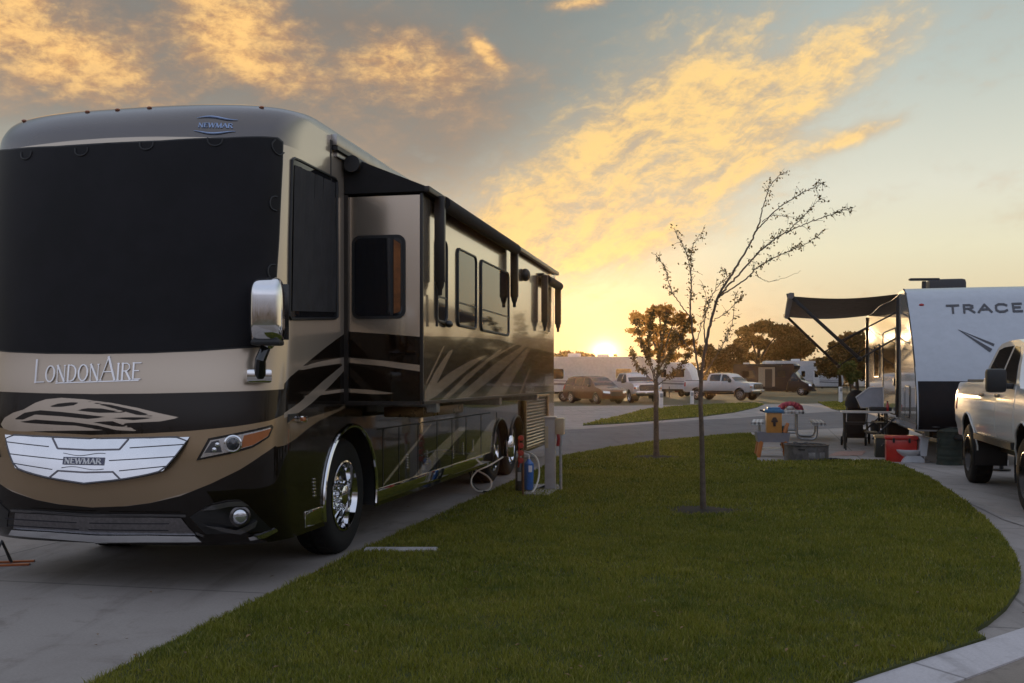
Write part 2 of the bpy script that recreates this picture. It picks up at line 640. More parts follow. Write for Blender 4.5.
# ---------------------------------------------------------------- ground
def ground_mat(name, c1, c2, c3, scale=1.0, rough=.85, joints=None, bump=.25):
    m = bpy.data.materials.new(name)
    m.use_nodes = True
    t = m.node_tree
    k = NT(t)
    b = t.nodes['Principled BSDF']
    P = k.n('ShaderNodeTexCoord').outputs['Object']
    big = k.noise(P, .55 * scale, 6, .62, .4)
    mid = k.noise(P, 3.1 * scale, 8, .68, .5)
    fine = k.noise(P, 55 * scale, 4, .7)
    c = k.mix(k.step(big, .32, .68), c1, c2)
    c = k.mix(k.m('MULTIPLY', k.step(mid, .52, .72), .65), c, c3)
    st = k.noise(P, .9 * scale, 9, .72, 1.2)
    c = k.mix(k.m('MULTIPLY', k.step(st, .58, .70), .45), c, tuple(q * .6 for q in c3))
    mp2 = k.n('ShaderNodeMapping')
    mp2.inputs['Rotation'].default_value = (0, 0, R(11.7))
    mp2.inputs['Scale'].default_value = (2.6 * scale, .22 * scale, 1)
    k.put(mp2.inputs[0], P)
    trk = k.step(k.noise(mp2.outputs[0], 1.0, 6, .62, .3), .52, .70)
    c = k.mix(k.m('MULTIPLY', trk, .38), c, tuple(q * .62 for q in c3))
    sp = k.m('MULTIPLY_ADD', fine, .5, .75)
    c = k.mix(1.0, c, k.comb(sp, sp, sp), 'MULTIPLY')
    if joints:
        ang, dx, dy, w = joints
        mp = k.n('ShaderNodeMapping')
        mp.inputs['Rotation'].default_value = (0, 0, ang)
        k.put(mp.inputs[0], P)
        s = k.n('ShaderNodeSeparateXYZ')
        k.put(s.inputs[0], mp.outputs[0])
        lines = None
        for o, d in ((s.outputs[0], dx), (s.outputs[1], dy)):
            fr = k.m('ABSOLUTE', k.m('SUBTRACT', k.m('FRACT', k.m('MULTIPLY', o, 1 / d)), .5))
            ln = k.step(fr, w / d * 1.8, w / d * .6)
            lines = ln if lines is None else k.m('MAXIMUM', lines, ln)
        c = k.mix(k.m('MULTIPLY', lines, .5), c, (.045, .040, .036))
    k.put(b.inputs['Base Color'], c)
    k.put(b.inputs['Roughness'], k.m('MULTIPLY_ADD', mid, .2, rough - .12))
    b.inputs['Specular IOR Level'].default_value = .35
    bp = k.n('ShaderNodeBump')
    bp.inputs['Strength'].default_value = bump
    bp.inputs['Distance'].default_value = .006
    k.put(bp.inputs['Height'], k.m('ADD', fine, k.m('MULTIPLY', mid, .6)))
    k.put(b.inputs['Normal'], bp.outputs[0])
    return m


CONC = ground_mat('concrete', (.25, .220, .200), (.31, .277, .252), (.185, .155, .135), joints=(R(11.7), 4.2, 4.6, .012))
CONC_P = ground_mat('patio concrete', (.27, .242, .222), (.33, .30, .275), (.20, .175, .155), joints=(R(14.7), 3.3, 3.6, .012))
ASPH = ground_mat('asphalt', (.115, .105, .105), (.15, .14, .138), (.09, .083, .080), rough=.9)
GUT = ground_mat('kerb concrete', (.44, .41, .415), (.51, .48, .485), (.34, .31, .30), joints=(R(-28), 3.05, 60, .010))
DIRT = ground_mat('dry verge', (.075, .072, .030), (.10, .085, .042), (.06, .052, .030), scale=.5)
SOIL = ground_mat('bare soil', (.014, .010, .005), (.020, .014, .008), (.009, .006, .004), scale=2.5)


def sheet(name, pts, z, m, step=None):
    mb = MB()
    mb.add([(p[0], p[1], z) for p in pts], [tuple(range(len(pts)))])
    o = mb.build(name, m, None, 0)
    if o.data.polygons[0].normal.z < 0:
        o.data.flip_normals()
    return tag(o, kind='structure')


def gp(l):
    return [G(*p).xy for p in l]


# everything underfoot: one broad sheet of dry verge out to the horizon
sheet('ground', [(-2500, -400), (2500, -400), (2500, 5000), (-2500, 5000)], -.012, DIRT)
# concrete of the sites on both sides of the road
sheet('concrete_pad', [(-34, -14), (46, -14), (78, 62), (40, 72), (-4, 56), (-34, 30)], 0.0, CONC)
road_near = gp([(560, 456), (600, 449), (650, 441.5), (700, 436.5), (750, 432.5), (860, 427), (1000, 422)])
road_far = gp([(584, 429), (640, 424.5), (690, 420.5), (740, 418), (765, 415.8), (830, 411.8), (900, 408.5), (1000, 405.5)])
near_l = [(-14, 6.5), (-5, 14.6)]
far_l = [(-20, 15.5), (-6, 26)]
sheet('road', near_l + [tuple(p) for p in road_near] + [tuple(p) for p in reversed(road_far)] + far_l[::-1], .004, ASPH)
# patio slab beside the trailer
sheet('patio', gp([(757, 463), (884, 461), (1003, 520), (1130, 560), (1180, 430), (1000, 422.5), (860, 427.6), (752, 433.2)]), .008, CONC_P)


def lawn_base(name, pts, z, soil=True):
    """turf slab with a small edge"""
    n = len(pts)
    mb = MB()
    mb.add([(p[0], p[1], z) for p in pts] + [(p[0], p[1], -.01) for p in pts],
           [tuple(range(n))] + [(i, i + n, (i + 1) % n + n, (i + 1) % n) for i in range(n)])
    return tag(mb.build(name, TURF, None, 0), kind='structure')


TURF = ground_mat('turf', (.045, .055, .012), (.062, .068, .016), (.035, .036, .012), scale=2.0, rough=.95)

_l = [(98, 684), (150, 657), (200, 632), (300, 583), (365, 551), (440, 517), (500, 489), (540, 470), (556, 459.5), (566, 456.8), (600, 450.5),
      (650, 443), (700, 438), (735, 435), (750, 434.4), (757, 439), (757, 463), (884, 461.5), (905, 468), (930, 480), (958, 498), (985, 520), (1003, 540), (1015, 557),
      (1021, 575), (1019, 592), (1006, 611), (988, 626), (972, 635), (986, 642), (930, 660), (858, 684), (760, 722), (600, 800), (200, 800), (-60, 770)]
LAWN = [tuple(p) for p in gp(_l)]
ISL = [tuple(p) for p in gp([(583, 425.6), (600, 421), (625, 415.5), (640, 411), (655, 408.2), (700, 405.4), (740, 403.6), (757, 403.4), (764, 404.6), (757, 407.6), (735, 412.6), (700, 417.2), (660, 420.6), (620, 423.8)])]
ISR = [tuple(p) for p in gp([(818, 402.6), (850, 401.5), (900, 401), (960, 401.5), (960, 406), (900, 407.8), (850, 410.4), (838, 410.6), (832, 409.2)])]
lawn_base('lawn', LAWN, .03)
lawn_base('lawn', ISL, .03)
lawn_base('lawn', ISR, .03)

# mow kerb along the front of the lot
k_in = gp([(858, 684), (930, 660), (986, 642.5), (1024, 630), (1080, 612)])
k_out = gp([(958, 684), (1024, 659), (1080, 638)])
kerb_poly = [tuple(p) for p in k_in] + [tuple(p) for p in reversed(k_out)]
v = Vector(kerb_poly[1]) - Vector(kerb_poly[0])
ext = Vector(kerb_poly[0]) - v * 2.4
ext2 = Vector(kerb_poly[-1]) - (Vector(kerb_poly[-2]) - Vector(kerb_poly[-1])) * 2.6
mb = MB()
kp = [tuple(ext)] + kerb_poly + [tuple(ext2)]
n = len(kp)
mb.add([(p[0], p[1], .016) for p in kp] + [(p[0], p[1], -.02) for p in kp],
       [tuple(range(n))] + [(i, i + n, (i + 1) % n + n, (i + 1) % n) for i in range(n)])
tag(mb.build('kerb', GUT, None, 0), kind='structure')
sheet('road', [tuple(ext2), kerb_poly[-1], kerb_poly[-2], kerb_poly[-3], (9, 6), (12, -10), (-10, -10)], .006, ground_mat('gravel road', (.20, .17, .14), (.25, .21, .175), (.14, .115, .09), scale=2))

# utility slab set in the edge of the lawn
sl = G(401, 553.5)
o = MB().box((sl.x, sl.y, .022), (.66, .17, .05), rz=R(0), bev=.006).build('concrete_slab', GUT)
tag(o, kind='structure')

# ---------------------------------------------------------------- grass blades
def inside(poly, x, y):
    x, y = np.asarray(x), np.asarray(y)
    r = np.zeros(x.shape, bool)
    n = len(poly)
    for i in range(n):
        x1, y1 = poly[i]
        x2, y2 = poly[(i + 1) % n]
        c = ((y1 > y) != (y2 > y)) & (x < (x2 - x1) * (y - y1) / (y2 - y1 + 1e-12) + x1)
        r ^= c
    return r


def vnoise(x, y, s, seed):
    g = np.random.default_rng(seed).random((256, 256))
    x, y = x * s, y * s
    i, j = np.floor(x).astype(int), np.floor(y).astype(int)
    fx, fy = x - i, y - j
    fx, fy = fx * fx * (3 - 2 * fx), fy * fy * (3 - 2 * fy)
    a, b = g[i % 256, j % 256], g[(i + 1) % 256, j % 256]
    c, d = g[i % 256, (j + 1) % 256], g[(i + 1) % 256, (j + 1) % 256]
    return (a * (1 - fx) + b * fx) * (1 - fy) + (c * (1 - fx) + d * fx) * fy


def grass_mat():
    m = bpy.data.materials.new('grass blades')
    m.use_nodes = True
    t = m.node_tree
    k = NT(t)
    b = t.nodes['Principled BSDF']
    geo = k.n('ShaderNodeNewGeometry')
    P = geo.outputs['Position']
    big = k.noise(P, .7, 5, .6, .3)
    mid = k.noise(P, 4.5, 5, .6)
    c = k.mix(k.step(big, .3, .7), (.155, .172, .016), (.245, .238, .026))
    c = k.mix(k.m('MULTIPLY', k.step(mid, .5, .75), .6), c, (.285, .245, .036))
    dk = k.step(k.noise(P, 2.1, 6, .65, .5), .50, .68)
    c = k.mix(k.m('MULTIPLY', dk, .55), c, (.075, .105, .012))
    rnd = geo.outputs['Random Per Island']
    c = k.mix(k.m('MULTIPLY', k.step(rnd, .80, .97), .65), c, (.42, .35, .12))
    c = k.mix(k.m('MULTIPLY', k.step(rnd, .22, .02), .7), c, (.045, .070, .008))
    k.put(b.inputs['Base Color'], c)
    b.inputs['Roughness'].default_value = .55
    b.inputs['Specular IOR Level'].default_value = .3
    tr = k.n('ShaderNodeBsdfTranslucent')
    k.put(tr.inputs[0], c)
    mx = k.n('ShaderNodeMixShader')
    mx.inputs[0].default_value = .33
    t.links.new(b.outputs[0], mx.inputs[1])
    t.links.new(tr.outputs[0], mx.inputs[2])
    t.links.new(mx.outputs[0], t.nodes['Material Output'].inputs[0])
    return m


GRASS = grass_mat()
TREE_PITS = [(G(703, 513).x, G(703, 513).y, .50), (G(656, 458.5).x, G(656, 458.5).y, .55)]


def grass(name, poly, bands, z0=.03):
    xs = [p[0] for p in poly]
    V, F = [], []
    off = 0
    for y0, y1, dens_, h, w in bands:
        lo, hi = max(y0, min(p[1] for p in poly)), min(y1, max(p[1] for p in poly))
        if hi <= lo:
            continue
        n = int((max(xs) - min(xs)) * (hi - lo) * dens_)
        x = RNG.uniform(min(xs), max(xs), n)
        y = RNG.uniform(lo, hi, n)
        ok = inside(poly, x, y) & (np.abs(x) < y * .56 + .6)
        clump = vnoise(x, y, 9.0, 3) * .6 + vnoise(x, y, 31., 4) * .4
        ok &= RNG.random(n) < .35 + clump
        for px, py, pr in TREE_PITS:
            d = np.hypot(x - px, y - py)
            ok &= d > pr * (.55 + .5 * RNG.random(n))
        ok &= ~((np.abs(x - sl.x) < .33) & (np.abs(y - sl.y) < .085))
        x, y = x[ok], y[ok]
        n = len(x)
        hh = h * (.55 + .75 * RNG.random(n)) * (.65 + .7 * vnoise(x, y, 5.0, 11))
        a = RNG.uniform(0, 2 * np.pi, n)
        lean = RNG.uniform(.15, .95, n) * hh
        la = RNG.uniform(0, 2 * np.pi, n)
        ww = w * RNG.uniform(.6, 1.3, n)
        dx, dy = np.cos(a) * ww / 2, np.sin(a) * ww / 2
        lx, ly = np.cos(la) * lean, np.sin(la) * lean
        z = np.full(n, z0 - .004)
        p = np.empty((n, 5, 3))
        p[:, 0] = np.stack([x - dx, y - dy, z], 1)
        p[:, 1] = np.stack([x + dx, y + dy, z], 1)
        p[:, 2] = np.stack([x + dx * .8 + lx * .35, y + dy * .8 + ly * .35, z + hh * .6], 1)
        p[:, 3] = np.stack([x - dx * .8 + lx * .35, y - dy * .8 + ly * .35, z + hh * .6], 1)
        p[:, 4] = np.stack([x + lx, y + ly, z + hh], 1)
        V.append(p.reshape(-1, 3))
        i = (np.arange(n) * 5 + off)[:, None]
        F.append(np.concatenate([i + [0, 1, 2], i + [0, 2, 3], i + [3, 2, 4]], 1).reshape(-1, 3))
        off += n * 5
    V, F = np.concatenate(V), np.concatenate(F)
    me = bpy.data.meshes.new(name)
    me.vertices.add(len(V))
    me.vertices.foreach_set('co', V.astype(np.float32).ravel())
    me.loops.add(len(F) * 3)
    me.loops.foreach_set('vertex_index', F.astype(np.int32).ravel())
    me.polygons.add(len(F))
    me.polygons.foreach_set('loop_start', np.arange(0, len(F) * 3, 3, dtype=np.int32))
    me.polygons.foreach_set('loop_total', np.full(len(F), 3, np.int32))
    me.materials.append(GRASS)
    me.update()
    me.validate()
    o = bpy.data.objects.new(name, me)
    link(o)
    return tag(o, 'short mown green grass covering the lawn', 'grass', kind='stuff')


grass('grass', LAWN, [(4.0, 7.5, 11500, .037, .0045), (7.5, 11, 6800, .038, .0062), (11, 17, 3000, .040, .010), (17, 32, 1100, .042, .019)])
grass('grass', ISL, [(30, 70, 130, .06, .06)])['label'] = 'mown grass on the wedge-shaped island across the road'
grass('grass', ISR, [(40, 80, 90, .06, .07)])['label'] = 'mown grass by the white utility post across the road'

# wind-blown dead leaves and clippings on the lawn and slabs
LIT = mat('dead leaf', (.16, .095, .04), .8, var=.4, scale=3)
mb = MB()
for i in range(420):
    y = 4.6 + 20 * random.random() ** 1.6
    x = random.uniform(-.42, .55) * y
    on = bool(inside(LAWN, [x], [y])[0])
    if not on and random.random() < .7:
        continue
    s_, a, z = random.uniform(.010, .024), random.uniform(0, 6.28), (.055 + .02 * random.random() if on else .016)
    t_ = random.uniform(-.4, .4)
    q = [Vector((math.cos(a) * u * s_ - math.sin(a) * v_ * s_, math.sin(a) * u * s_ + math.cos(a) * v_ * s_, (abs(v_) * .5 + u * t_) * s_)) + Vector((x, y, z)) for u, v_ in ((-1, 0), (0, -.5), (1, 0), (0, .5))]
    mb.add(q, [(0, 1, 2, 3)])
tag(mb.build('leaf_litter', LIT, None, 0, fix=False), 'small dry leaves scattered over lawn and concrete', 'leaf litter', kind='stuff')

for (px, py, pr) in TREE_PITS:
    mb = MB()
    rr = [(pr * .72 * (1 + .18 * math.sin(3 * a + px) + .1 * math.sin(7 * a)), a) for a in [2 * math.pi * i / 22 for i in range(22)]]
    mb.add([(px + r * math.cos(a) * 1.25, py + r * math.sin(a), .034) for r, a in rr] + [(px, py, .055)],
           [(i, (i + 1) % 22, 22) for i in range(22)])
    tag(mb.build('soil', SOIL, None, 60), kind='structure')
# ---------------------------------------------------------------- the big motorhome on the left
def pchip(xs, ys):
    xs, ys = np.array(xs, float), np.array(ys, float)
    h = np.diff(xs)
    dl = np.diff(ys) / h
    m = np.zeros(len(xs))
    for i in range(1, len(xs) - 1):
        if dl[i - 1] * dl[i] > 0:
            w1, w2 = 2 * h[i] + h[i - 1], h[i] + 2 * h[i - 1]
            m[i] = (w1 + w2) / (w1 / dl[i - 1] + w2 / dl[i])
    m[0], m[-1] = dl[0], dl[-1]

    def f(x):
        x = np.clip(x, xs[0], xs[-1])
        i = np.clip(np.searchsorted(xs, x) - 1, 0, len(xs) - 2)
        s = (x - xs[i]) / h[i]
        return ((1 + 2 * s) * (1 - s) ** 2 * ys[i] + s * (1 - s) ** 2 * h[i] * m[i] + s * s * (3 - 2 * s) * ys[i + 1] + s * s * (s - 1) * h[i] * m[i + 1])
    return f


MH_D, MH_R = Vector((.2028, .9792)), Vector((.9792, -.2028))
MH_A0, MH_R0, MH_L, MH_W, MH_B = 6.65, -4.58, 13.35, 1.29, .69
MH_O = MH_D * MH_A0 + MH_R * MH_R0
MH_ROT = math.atan2(MH_R.y, MH_R.x)
mh_prof = pchip([.30, .38, .48, .62, .80, .95, 1.2, 1.48, 1.78, 2.4, 3.0, 3.4, 3.52, 3.60, 3.67, 3.74, 3.79, 3.83, 3.85, 3.86],
                [.22, .13, .07, .02, .0, .0, .015, .045, .08, .125, .165, .205, .235, .285, .36, .50, .70, 1.05, 1.7, 2.4])


def mh_bulge(X):
    q = np.clip(np.abs(X) / MH_W, 0, 1)
    return MH_B * (1 - (1 - q ** 2.85) ** (1 / 2.85))


_th = np.linspace(0, np.pi / 2, 800)
_ox = MH_W * np.sin(_th) ** (2 / 2.85)
_oy = MH_B * (1 - np.cos(_th) ** (2 / 2.85))
_os = np.concatenate([[0], np.cumsum(np.hypot(np.diff(_ox), np.diff(_oy)))])
MH_S1 = _os[-1]
_nx, _ny = np.gradient(_oy, _os), -np.gradient(_ox, _os)


def mh_inset(z):
    return float(np.interp(z, [3.70, 3.74, 3.785, 3.815, 3.83, 3.85, 3.86], [0, .012, .045, .09, .16, .6, 1.2]))


def mh_surf(S, Z, off=0.0):
    """point of the coach shell: S runs round the outline from the nose centre, Z is height"""
    s, sg = abs(S), (1 if S >= 0 else -1)
    pz = float(mh_prof(Z))
    ins = mh_inset(Z)
    if s < MH_S1:
        X, y = np.interp(s, _os, _ox), np.interp(s, _os, _oy)
        nx, ny = np.interp(s, _os, _nx), np.interp(s, _os, _ny)
        p = (X * (1 - ins / MH_W), pz + y)
    else:
        kk = (MH_L - MH_B - pz) / (MH_L - MH_B)
        p, nx, ny = (MH_W - ins, pz + MH_B + (s - MH_S1) * kk), 1.0, 0.0
    return (sg * (p[0] + nx * off), p[1] + ny * off, Z)


def mh_side(Y, Z):
    pz = float(mh_prof(Z))
    return MH_S1 + (Y - pz - MH_B) / ((MH_L - MH_B - pz) / (MH_L - MH_B))


def ray(px, py):
    return Vector(((px - CX) / FPX, 1.0, (HZ - py) / FPX))


def mh_local(w):
    q = Vector((w[0], w[1])) - MH_O
    return Vector((q.dot(MH_R), q.dot(MH_D), w[2]))


def at_t(px, py, t):
    r_ = ray(px, py) * t
    return Vector((r_.x, r_.y, r_.z + CAM_H))


def mh_plane_x(px, py, X):
    r_ = ray(px, py)
    t = (X + MH_R0) / (Vector((r_.x, r_.y)).dot(MH_R))
    p = mh_local(at_t(px, py, t))
    return p.y, p.z


def mh_plane_y(px, py, Y):
    r_ = ray(px, py)
    t = (Y + MH_A0) / (Vector((r_.x, r_.y)).dot(MH_D))
    p = mh_local(at_t(px, py, t))
    return p.x, p.z


def mh_sz(px, py):
    """where a sight line meets the shell, as (S, Z)"""
    Y, Z = mh_plane_x(px, py, MH_W)
    if Z < 3.7 and Y > float(mh_prof(max(Z, .3))) + MH_B:
        return (mh_side(Y, Z), Z)
    lo = None
    for t in np.arange(6.0, 10.5, .01):
        p = mh_local(at_t(px, py, t))
        if abs(p.x) < MH_W and p.y > float(mh_prof(p.z)) + float(mh_bulge(p.x)):
            lo = t
            break
    if lo is None:
        return (MH_S1, Z)
    a, b = lo - .01, lo
    for _ in range(12):
        c = (a + b) / 2
        p = mh_local(at_t(px, py, c))
        if abs(p.x) < MH_W and p.y > float(mh_prof(p.z)) + float(mh_bulge(p.x)):
            b = c
        else:
            a = c
    return (math.copysign(float(np.interp(abs(p.x), _ox, _os)), p.x), p.z)


def szl(l):
    return [mh_sz(*p) for p in l]


def sym(right):
    """right half outline from top centre to bottom centre -> whole outline"""
    return right + [(-s, z) for s, z in reversed(right)]


def sdf(polys, S, Z):
    best = np.full(S.shape, -9.0)
    for poly in polys:
        d = np.full(S.shape, 9.0)
        n = len(poly)
        for i in range(n):
            ax, ay = poly[i]
            bx, by = poly[(i + 1) % n]
            ex, ey = bx - ax, by - ay
            q = np.clip(((S - ax) * ex + (Z - ay) * ey) / (ex * ex + ey * ey + 1e-12), 0, 1)
            d = np.minimum(d, np.hypot(S - ax - q * ex, Z - ay - q * ey))
        best = np.maximum(best, np.where(inside(poly, S, Z), d, -d))
    return best


def paint_mat(name, base, bands, metal=.25, rough=.32, under=None, coat_rough=.02):
    """clear-coated paint scheme: bands = [(attribute, colour)], each laid over the former"""
    m = bpy.data.materials.new(name)
    m.use_nodes = True
    t = m.node_tree
    k = NT(t)
    b = t.nodes['Principled BSDF']
    P = k.n('ShaderNodeTexCoord').outputs['Object']
    nz = k.noise(P, 2.2, 6, .65)
    fl = k.noise(P, 900, 1, .5)
    c = (*base, 1)
    mfac = None
    for a, col in bands:
        at = k.n('ShaderNodeAttribute', attribute_name=a)
        f = k.step(at.outputs['Fac'], -.0022, .0022)
        c = k.mix(f, c, col)
    v = k.m('MULTIPLY_ADD', nz, .12, .94)
    v = k.m('MULTIPLY', v, k.m('MULTIPLY_ADD', fl, .24, .88))
    c = k.mix(1.0, c, k.comb(v, v, v), 'MULTIPLY')
    k.put(b.inputs['Base Color'], c)
    b.inputs['Metallic'].default_value = metal
    b.inputs['Specular IOR Level'].default_value = .12
    k.put(b.inputs['Roughness'], k.m('MULTIPLY_ADD', nz, .12, rough - .06))
    b.inputs['Coat Weight'].default_value = 1.0
    b.inputs['Coat IOR'].default_value = 1.42
    k.put(b.inputs['Coat Roughness'], k.m('MULTIPLY_ADD', k.noise(P, 5, 6, .7), .05, coat_rough))
    # faint panel waviness
    bp = k.n('ShaderNodeBump')
    bp.inputs['Strength'].default_value = .06
    bp.inputs['Distance'].default_value = .012
    k.put(bp.inputs['Height'], k.noise(P, 1.7, 2, .5))
    k.put(b.inputs['Coat Normal'], bp.outputs[0])
    return m


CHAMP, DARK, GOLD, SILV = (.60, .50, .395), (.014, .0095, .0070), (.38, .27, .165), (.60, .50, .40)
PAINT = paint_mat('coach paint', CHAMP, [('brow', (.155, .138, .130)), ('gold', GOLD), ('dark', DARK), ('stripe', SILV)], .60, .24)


def grid_obj(name, cols, rows, fn, m, parent, attrs, keep=None, smooth=30, extra=None):
    """cols x rows grid mapped by fn(S, Z); attrs {name: values[col, row]}"""
    nc, nr = len(cols), len(rows)
    V = [fn(s, z) for s in cols for z in rows]
    F = []
    for i in range(nc - 1):
        for j in range(nr - 1):
            if keep is None or keep((cols[i] + cols[i + 1]) / 2, (rows[j] + rows[j + 1]) / 2):
                F.append((i * nr + j, (i + 1) * nr + j, (i + 1) * nr + j + 1, i * nr + j + 1))
    if extra:
        V2, F2 = extra(nc, nr, V)
        V += V2
        F += F2
    me = bpy.data.meshes.new(name)
    me.from_pydata(V, [], F)
    for a, val in attrs.items():
        at = me.attributes.new(a, 'FLOAT', 'POINT')
        buf = np.full(len(V), -9.0, np.float32)
        buf[:nc * nr] = val.astype(np.float32).ravel()
        at.data.foreach_set('value', buf)
    me.materials.append(m)
    finish(me, smooth)
    o = bpy.data.objects.new(name, me)
    return link(o, parent)


def make_motorhome():
    root = thing('motorhome', (MH_O.x, MH_O.y, 0), MH_ROT,
                 'huge champagne and black luxury motorhome with dark windshield, extended slide-out and swooping stripes', 'motorhome')
    # ---- paint outlines, measured on the shell
    band = sym([mh_sz(90.5, 394)] + szl([(150, 393.5), (215, 392), (262, 390.5), (285, 389), (290, 384)]) +
               szl([(290, 404), (283, 415), (270, 420.5), (235, 426.5), (190, 431), (146, 433.5), (90.5, 435)]))
    low = sym(szl([(90.5, 507.5), (125, 506.2), (150, 503), (180, 496), (210, 484), (240, 469.5), (262, 455), (275, 446), (283, 440)]) +
              [(MH_S1 - .02, 1.02), (MH_S1 - .02, .25), (0, .25)])
    side_dark = szl([(284, 384), (290, 377), (300, 368.5), (312, 358.5), (325, 348), (335, 340.5), (344, 334)]) + \
        [(mh_side(1.95, 1.97), 1.97), (mh_side(13.4, 1.97), 1.97), (mh_side(13.4, .2), .2), (MH_S1 - .03, .2), (MH_S1 - .03, 1.03)]
    side_dark = [p for p in side_dark] + szl([(284, 441)])
    # champagne sweep left of the dark area, and the tapered tan wrap behind the headlight
    wrap = szl([(276, 420), (284, 416.5), (300, 420), (311, 417), (338, 409), (345, 404.5), (345, 408), (330, 415.5), (318, 421.5), (306, 430), (296, 438.5), (286, 445), (276, 447)])
    st = [szl([(345, 357), (345, 363), (320, 366.5), (300, 370.5), (288, 374), (296, 368), (320, 361.5)]),
          szl([(345, 363), (345, 370), (330, 386), (312, 403), (300, 412), (284, 418), (284, 413), (300, 402), (322, 382)]),
          szl([(345, 388.5), (345, 392), (322, 395), (298, 397.5), (320, 392)]),
          szl([(381.5, 486), (383.5, 486), (432, 424), (431, 423)]),
          szl([(386, 481), (388, 481), (420.5, 440), (419.5, 439)]),
          szl([(411, 480), (418, 482), (430, 470), (468.5, 427), (460, 426.5), (437, 448)]),
          szl([(466, 459), (478, 440), (491, 421), (501, 417), (500, 434), (497, 452.5), (480, 457)])]
    o_, s_ = (0, 380), 5.694
    cr = lambda l: szl([(o_[0] + a / s_, o_[1] + b / s_) for a, b in l])
    swoosh = [cr([(4, 252), (26, 215), (75, 186), (135, 168), (200, 130), (260, 110), (350, 101), (480, 110), (640, 131), (780, 158), (911, 190), (1026, 214),
                  (911, 236), (800, 241), (690, 246), (740, 268), (782, 291), (640, 284), (520, 288), (400, 288), (280, 290), (150, 293), (60, 290), (20, 276)])]
    holes = [cr([(270, 154), (330, 134), (400, 127), (455, 127), (420, 144), (350, 153)]), cr([(420, 172), (500, 160), (580, 162), (710, 186), (560, 187)]),
             cr([(80, 224), (140, 186), (230, 172), (330, 180), (420, 189), (620, 212), (500, 222), (350, 207), (200, 197), (130, 226)]),
             cr([(100, 240), (200, 225), (300, 232), (420, 240), (560, 260), (710, 296), (600, 288), (430, 260), (330, 256), (200, 248)]),
             cr([(490, 121), (640, 143), (780, 174), (872, 204), (780, 199), (640, 160)]),
             cr([(600, 214), (760, 212), (930, 212), (760, 229)]), cr([(520, 240), (640, 234), (745, 272), (640, 262)])]
    gold = sym(szl([(90.5, 432), (190, 428), (255, 421), (278, 414), (292, 411)]) + szl([(292, 440), (275, 449), (240, 471), (200, 489), (150, 503), (90.5, 510)]))

    S1 = MH_S1
    cols = np.concatenate([-np.linspace(S1 + 12.75, S1 + .1, 34), np.arange(-S1, S1, .0125), np.arange(S1, S1 + 12.75, .04), [S1 + 12.75]])
    cols = np.unique(np.round(cols, 5))
    rows = np.concatenate([np.arange(.34, 1.10, .02), np.arange(1.10, 1.56, .011), np.arange(1.56, 3.7, .03),
                           [3.70, 3.72, 3.74, 3.76, 3.785, 3.80, 3.815, 3.825, 3.83, 3.84, 3.85, 3.856, 3.86]])
    rows = np.unique(np.round(rows, 5))
    SS, ZZ = np.meshgrid(cols, rows, indexing='ij')
    A = np.abs(SS)
    w = np.minimum(sdf(swoosh, SS, ZZ), -sdf(holes, SS, ZZ))
    dark = np.maximum(sdf([band], SS, ZZ), sdf([low, side_dark], A, ZZ))
    dark = np.minimum(dark, -sdf([wrap], A, ZZ))
    g = np.maximum(sdf([gold], SS, ZZ), np.minimum(sdf([wrap], A, ZZ), .5))
    stripe = np.maximum(w, sdf(st, A, ZZ))
    arches = [(2.0, .52, .66, .64), (8.35, .48, .57, .49), (9.62, .48, .57, .49)]

    def keep(s, z):
        if abs(s) < S1:
            return True
        Y = mh_surf(s, z)[1]
        return not any(((Y - y0) / a) ** 2 + ((z - z0) / b) ** 2 < 1 for y0, z0, a, b in arches)

    def extra(nc, nr, V):
        F = []
        for a in (0, nc - 1):                                   # close the tail
            pass
        F.append(tuple(j for j in range(nr)) + tuple((nc - 1) * nr + j for j in range(nr - 1, -1, -1)))
        F.append(tuple(i * nr + nr - 1 for i in range(nc)))     # and the roof
        return [], F
    grid_obj('body', cols, rows, mh_surf, PAINT, root, {'dark': dark, 'gold': g, 'stripe': stripe, 'brow': np.minimum(ZZ - 3.43 + .02 * A, (MH_S1 - .20 - A) * .010)}, keep, 30, extra)  # brow: darker cap tone; its soft corner fade puts the light's gradient into colour

    # ---- windshield with its outside sun screen
    wsr = szl([(90.5, 145.2), (160, 142), (225, 139), (262, 137.6)]) + szl([(276, 138.5), (281.5, 143), (281, 165), (277.5, 240), (272.5, 310), (270, 337), (262, 345.5)]) + szl([(200, 349.5), (150, 351.6), (90.5, 352.5)])
    ws = sym(wsr)
    SCREEN = mat('windshield screen', (.0085, .0075, .0095), .5, spec=.22, var=.3, scale=3, bump=.12, bscale=700)
    ring = [(s * 1.012 + .0 * z, z + (.012 if z > 2.6 else -.012)) for s, z in ws]
    fr = panel('windshield', ring, lambda u, v_, e: mh_surf(u, v_, e), (.07, .12), BLK, root, .004)
    panel('sun_screen', ws, lambda u, v_, e: mh_surf(u, v_, e + .0045), (.06, .1), SCREEN, fr, .006)
    for i, (a, b, rot) in enumerate([(27, 158, 0), (82, 154.5, 0), (147, 148.5, 0), (215, 144.5, 0), (276, 204, 1), (274, 272, 1), (278, 146, 2)]):
        s0, z0 = mh_sz(a, b)
        h_, w_ = .10, .055
        pts = []
        for j in range(11):
            q = math.pi * j / 10
            dx, dz = -w_ * math.cos(q), -h_ * .62 * math.sin(q) ** .6
            if rot == 1:
                dx, dz = dz, dx
            if rot == 2:
                dx, dz = (dx + dz) * .8 + .01, (dz - dx) * .8
            pts.append(mh_surf(s0 + dx, z0 + dz + (.05 if rot == 0 else 0), .012))
        MB().tube(pts, .0065, 6).build('strap_loop', BLK, fr)

    # ---- nameplate lettering
    p0, p1 = mh_sz(34, 383.8), mh_sz(141.5, 380.5)
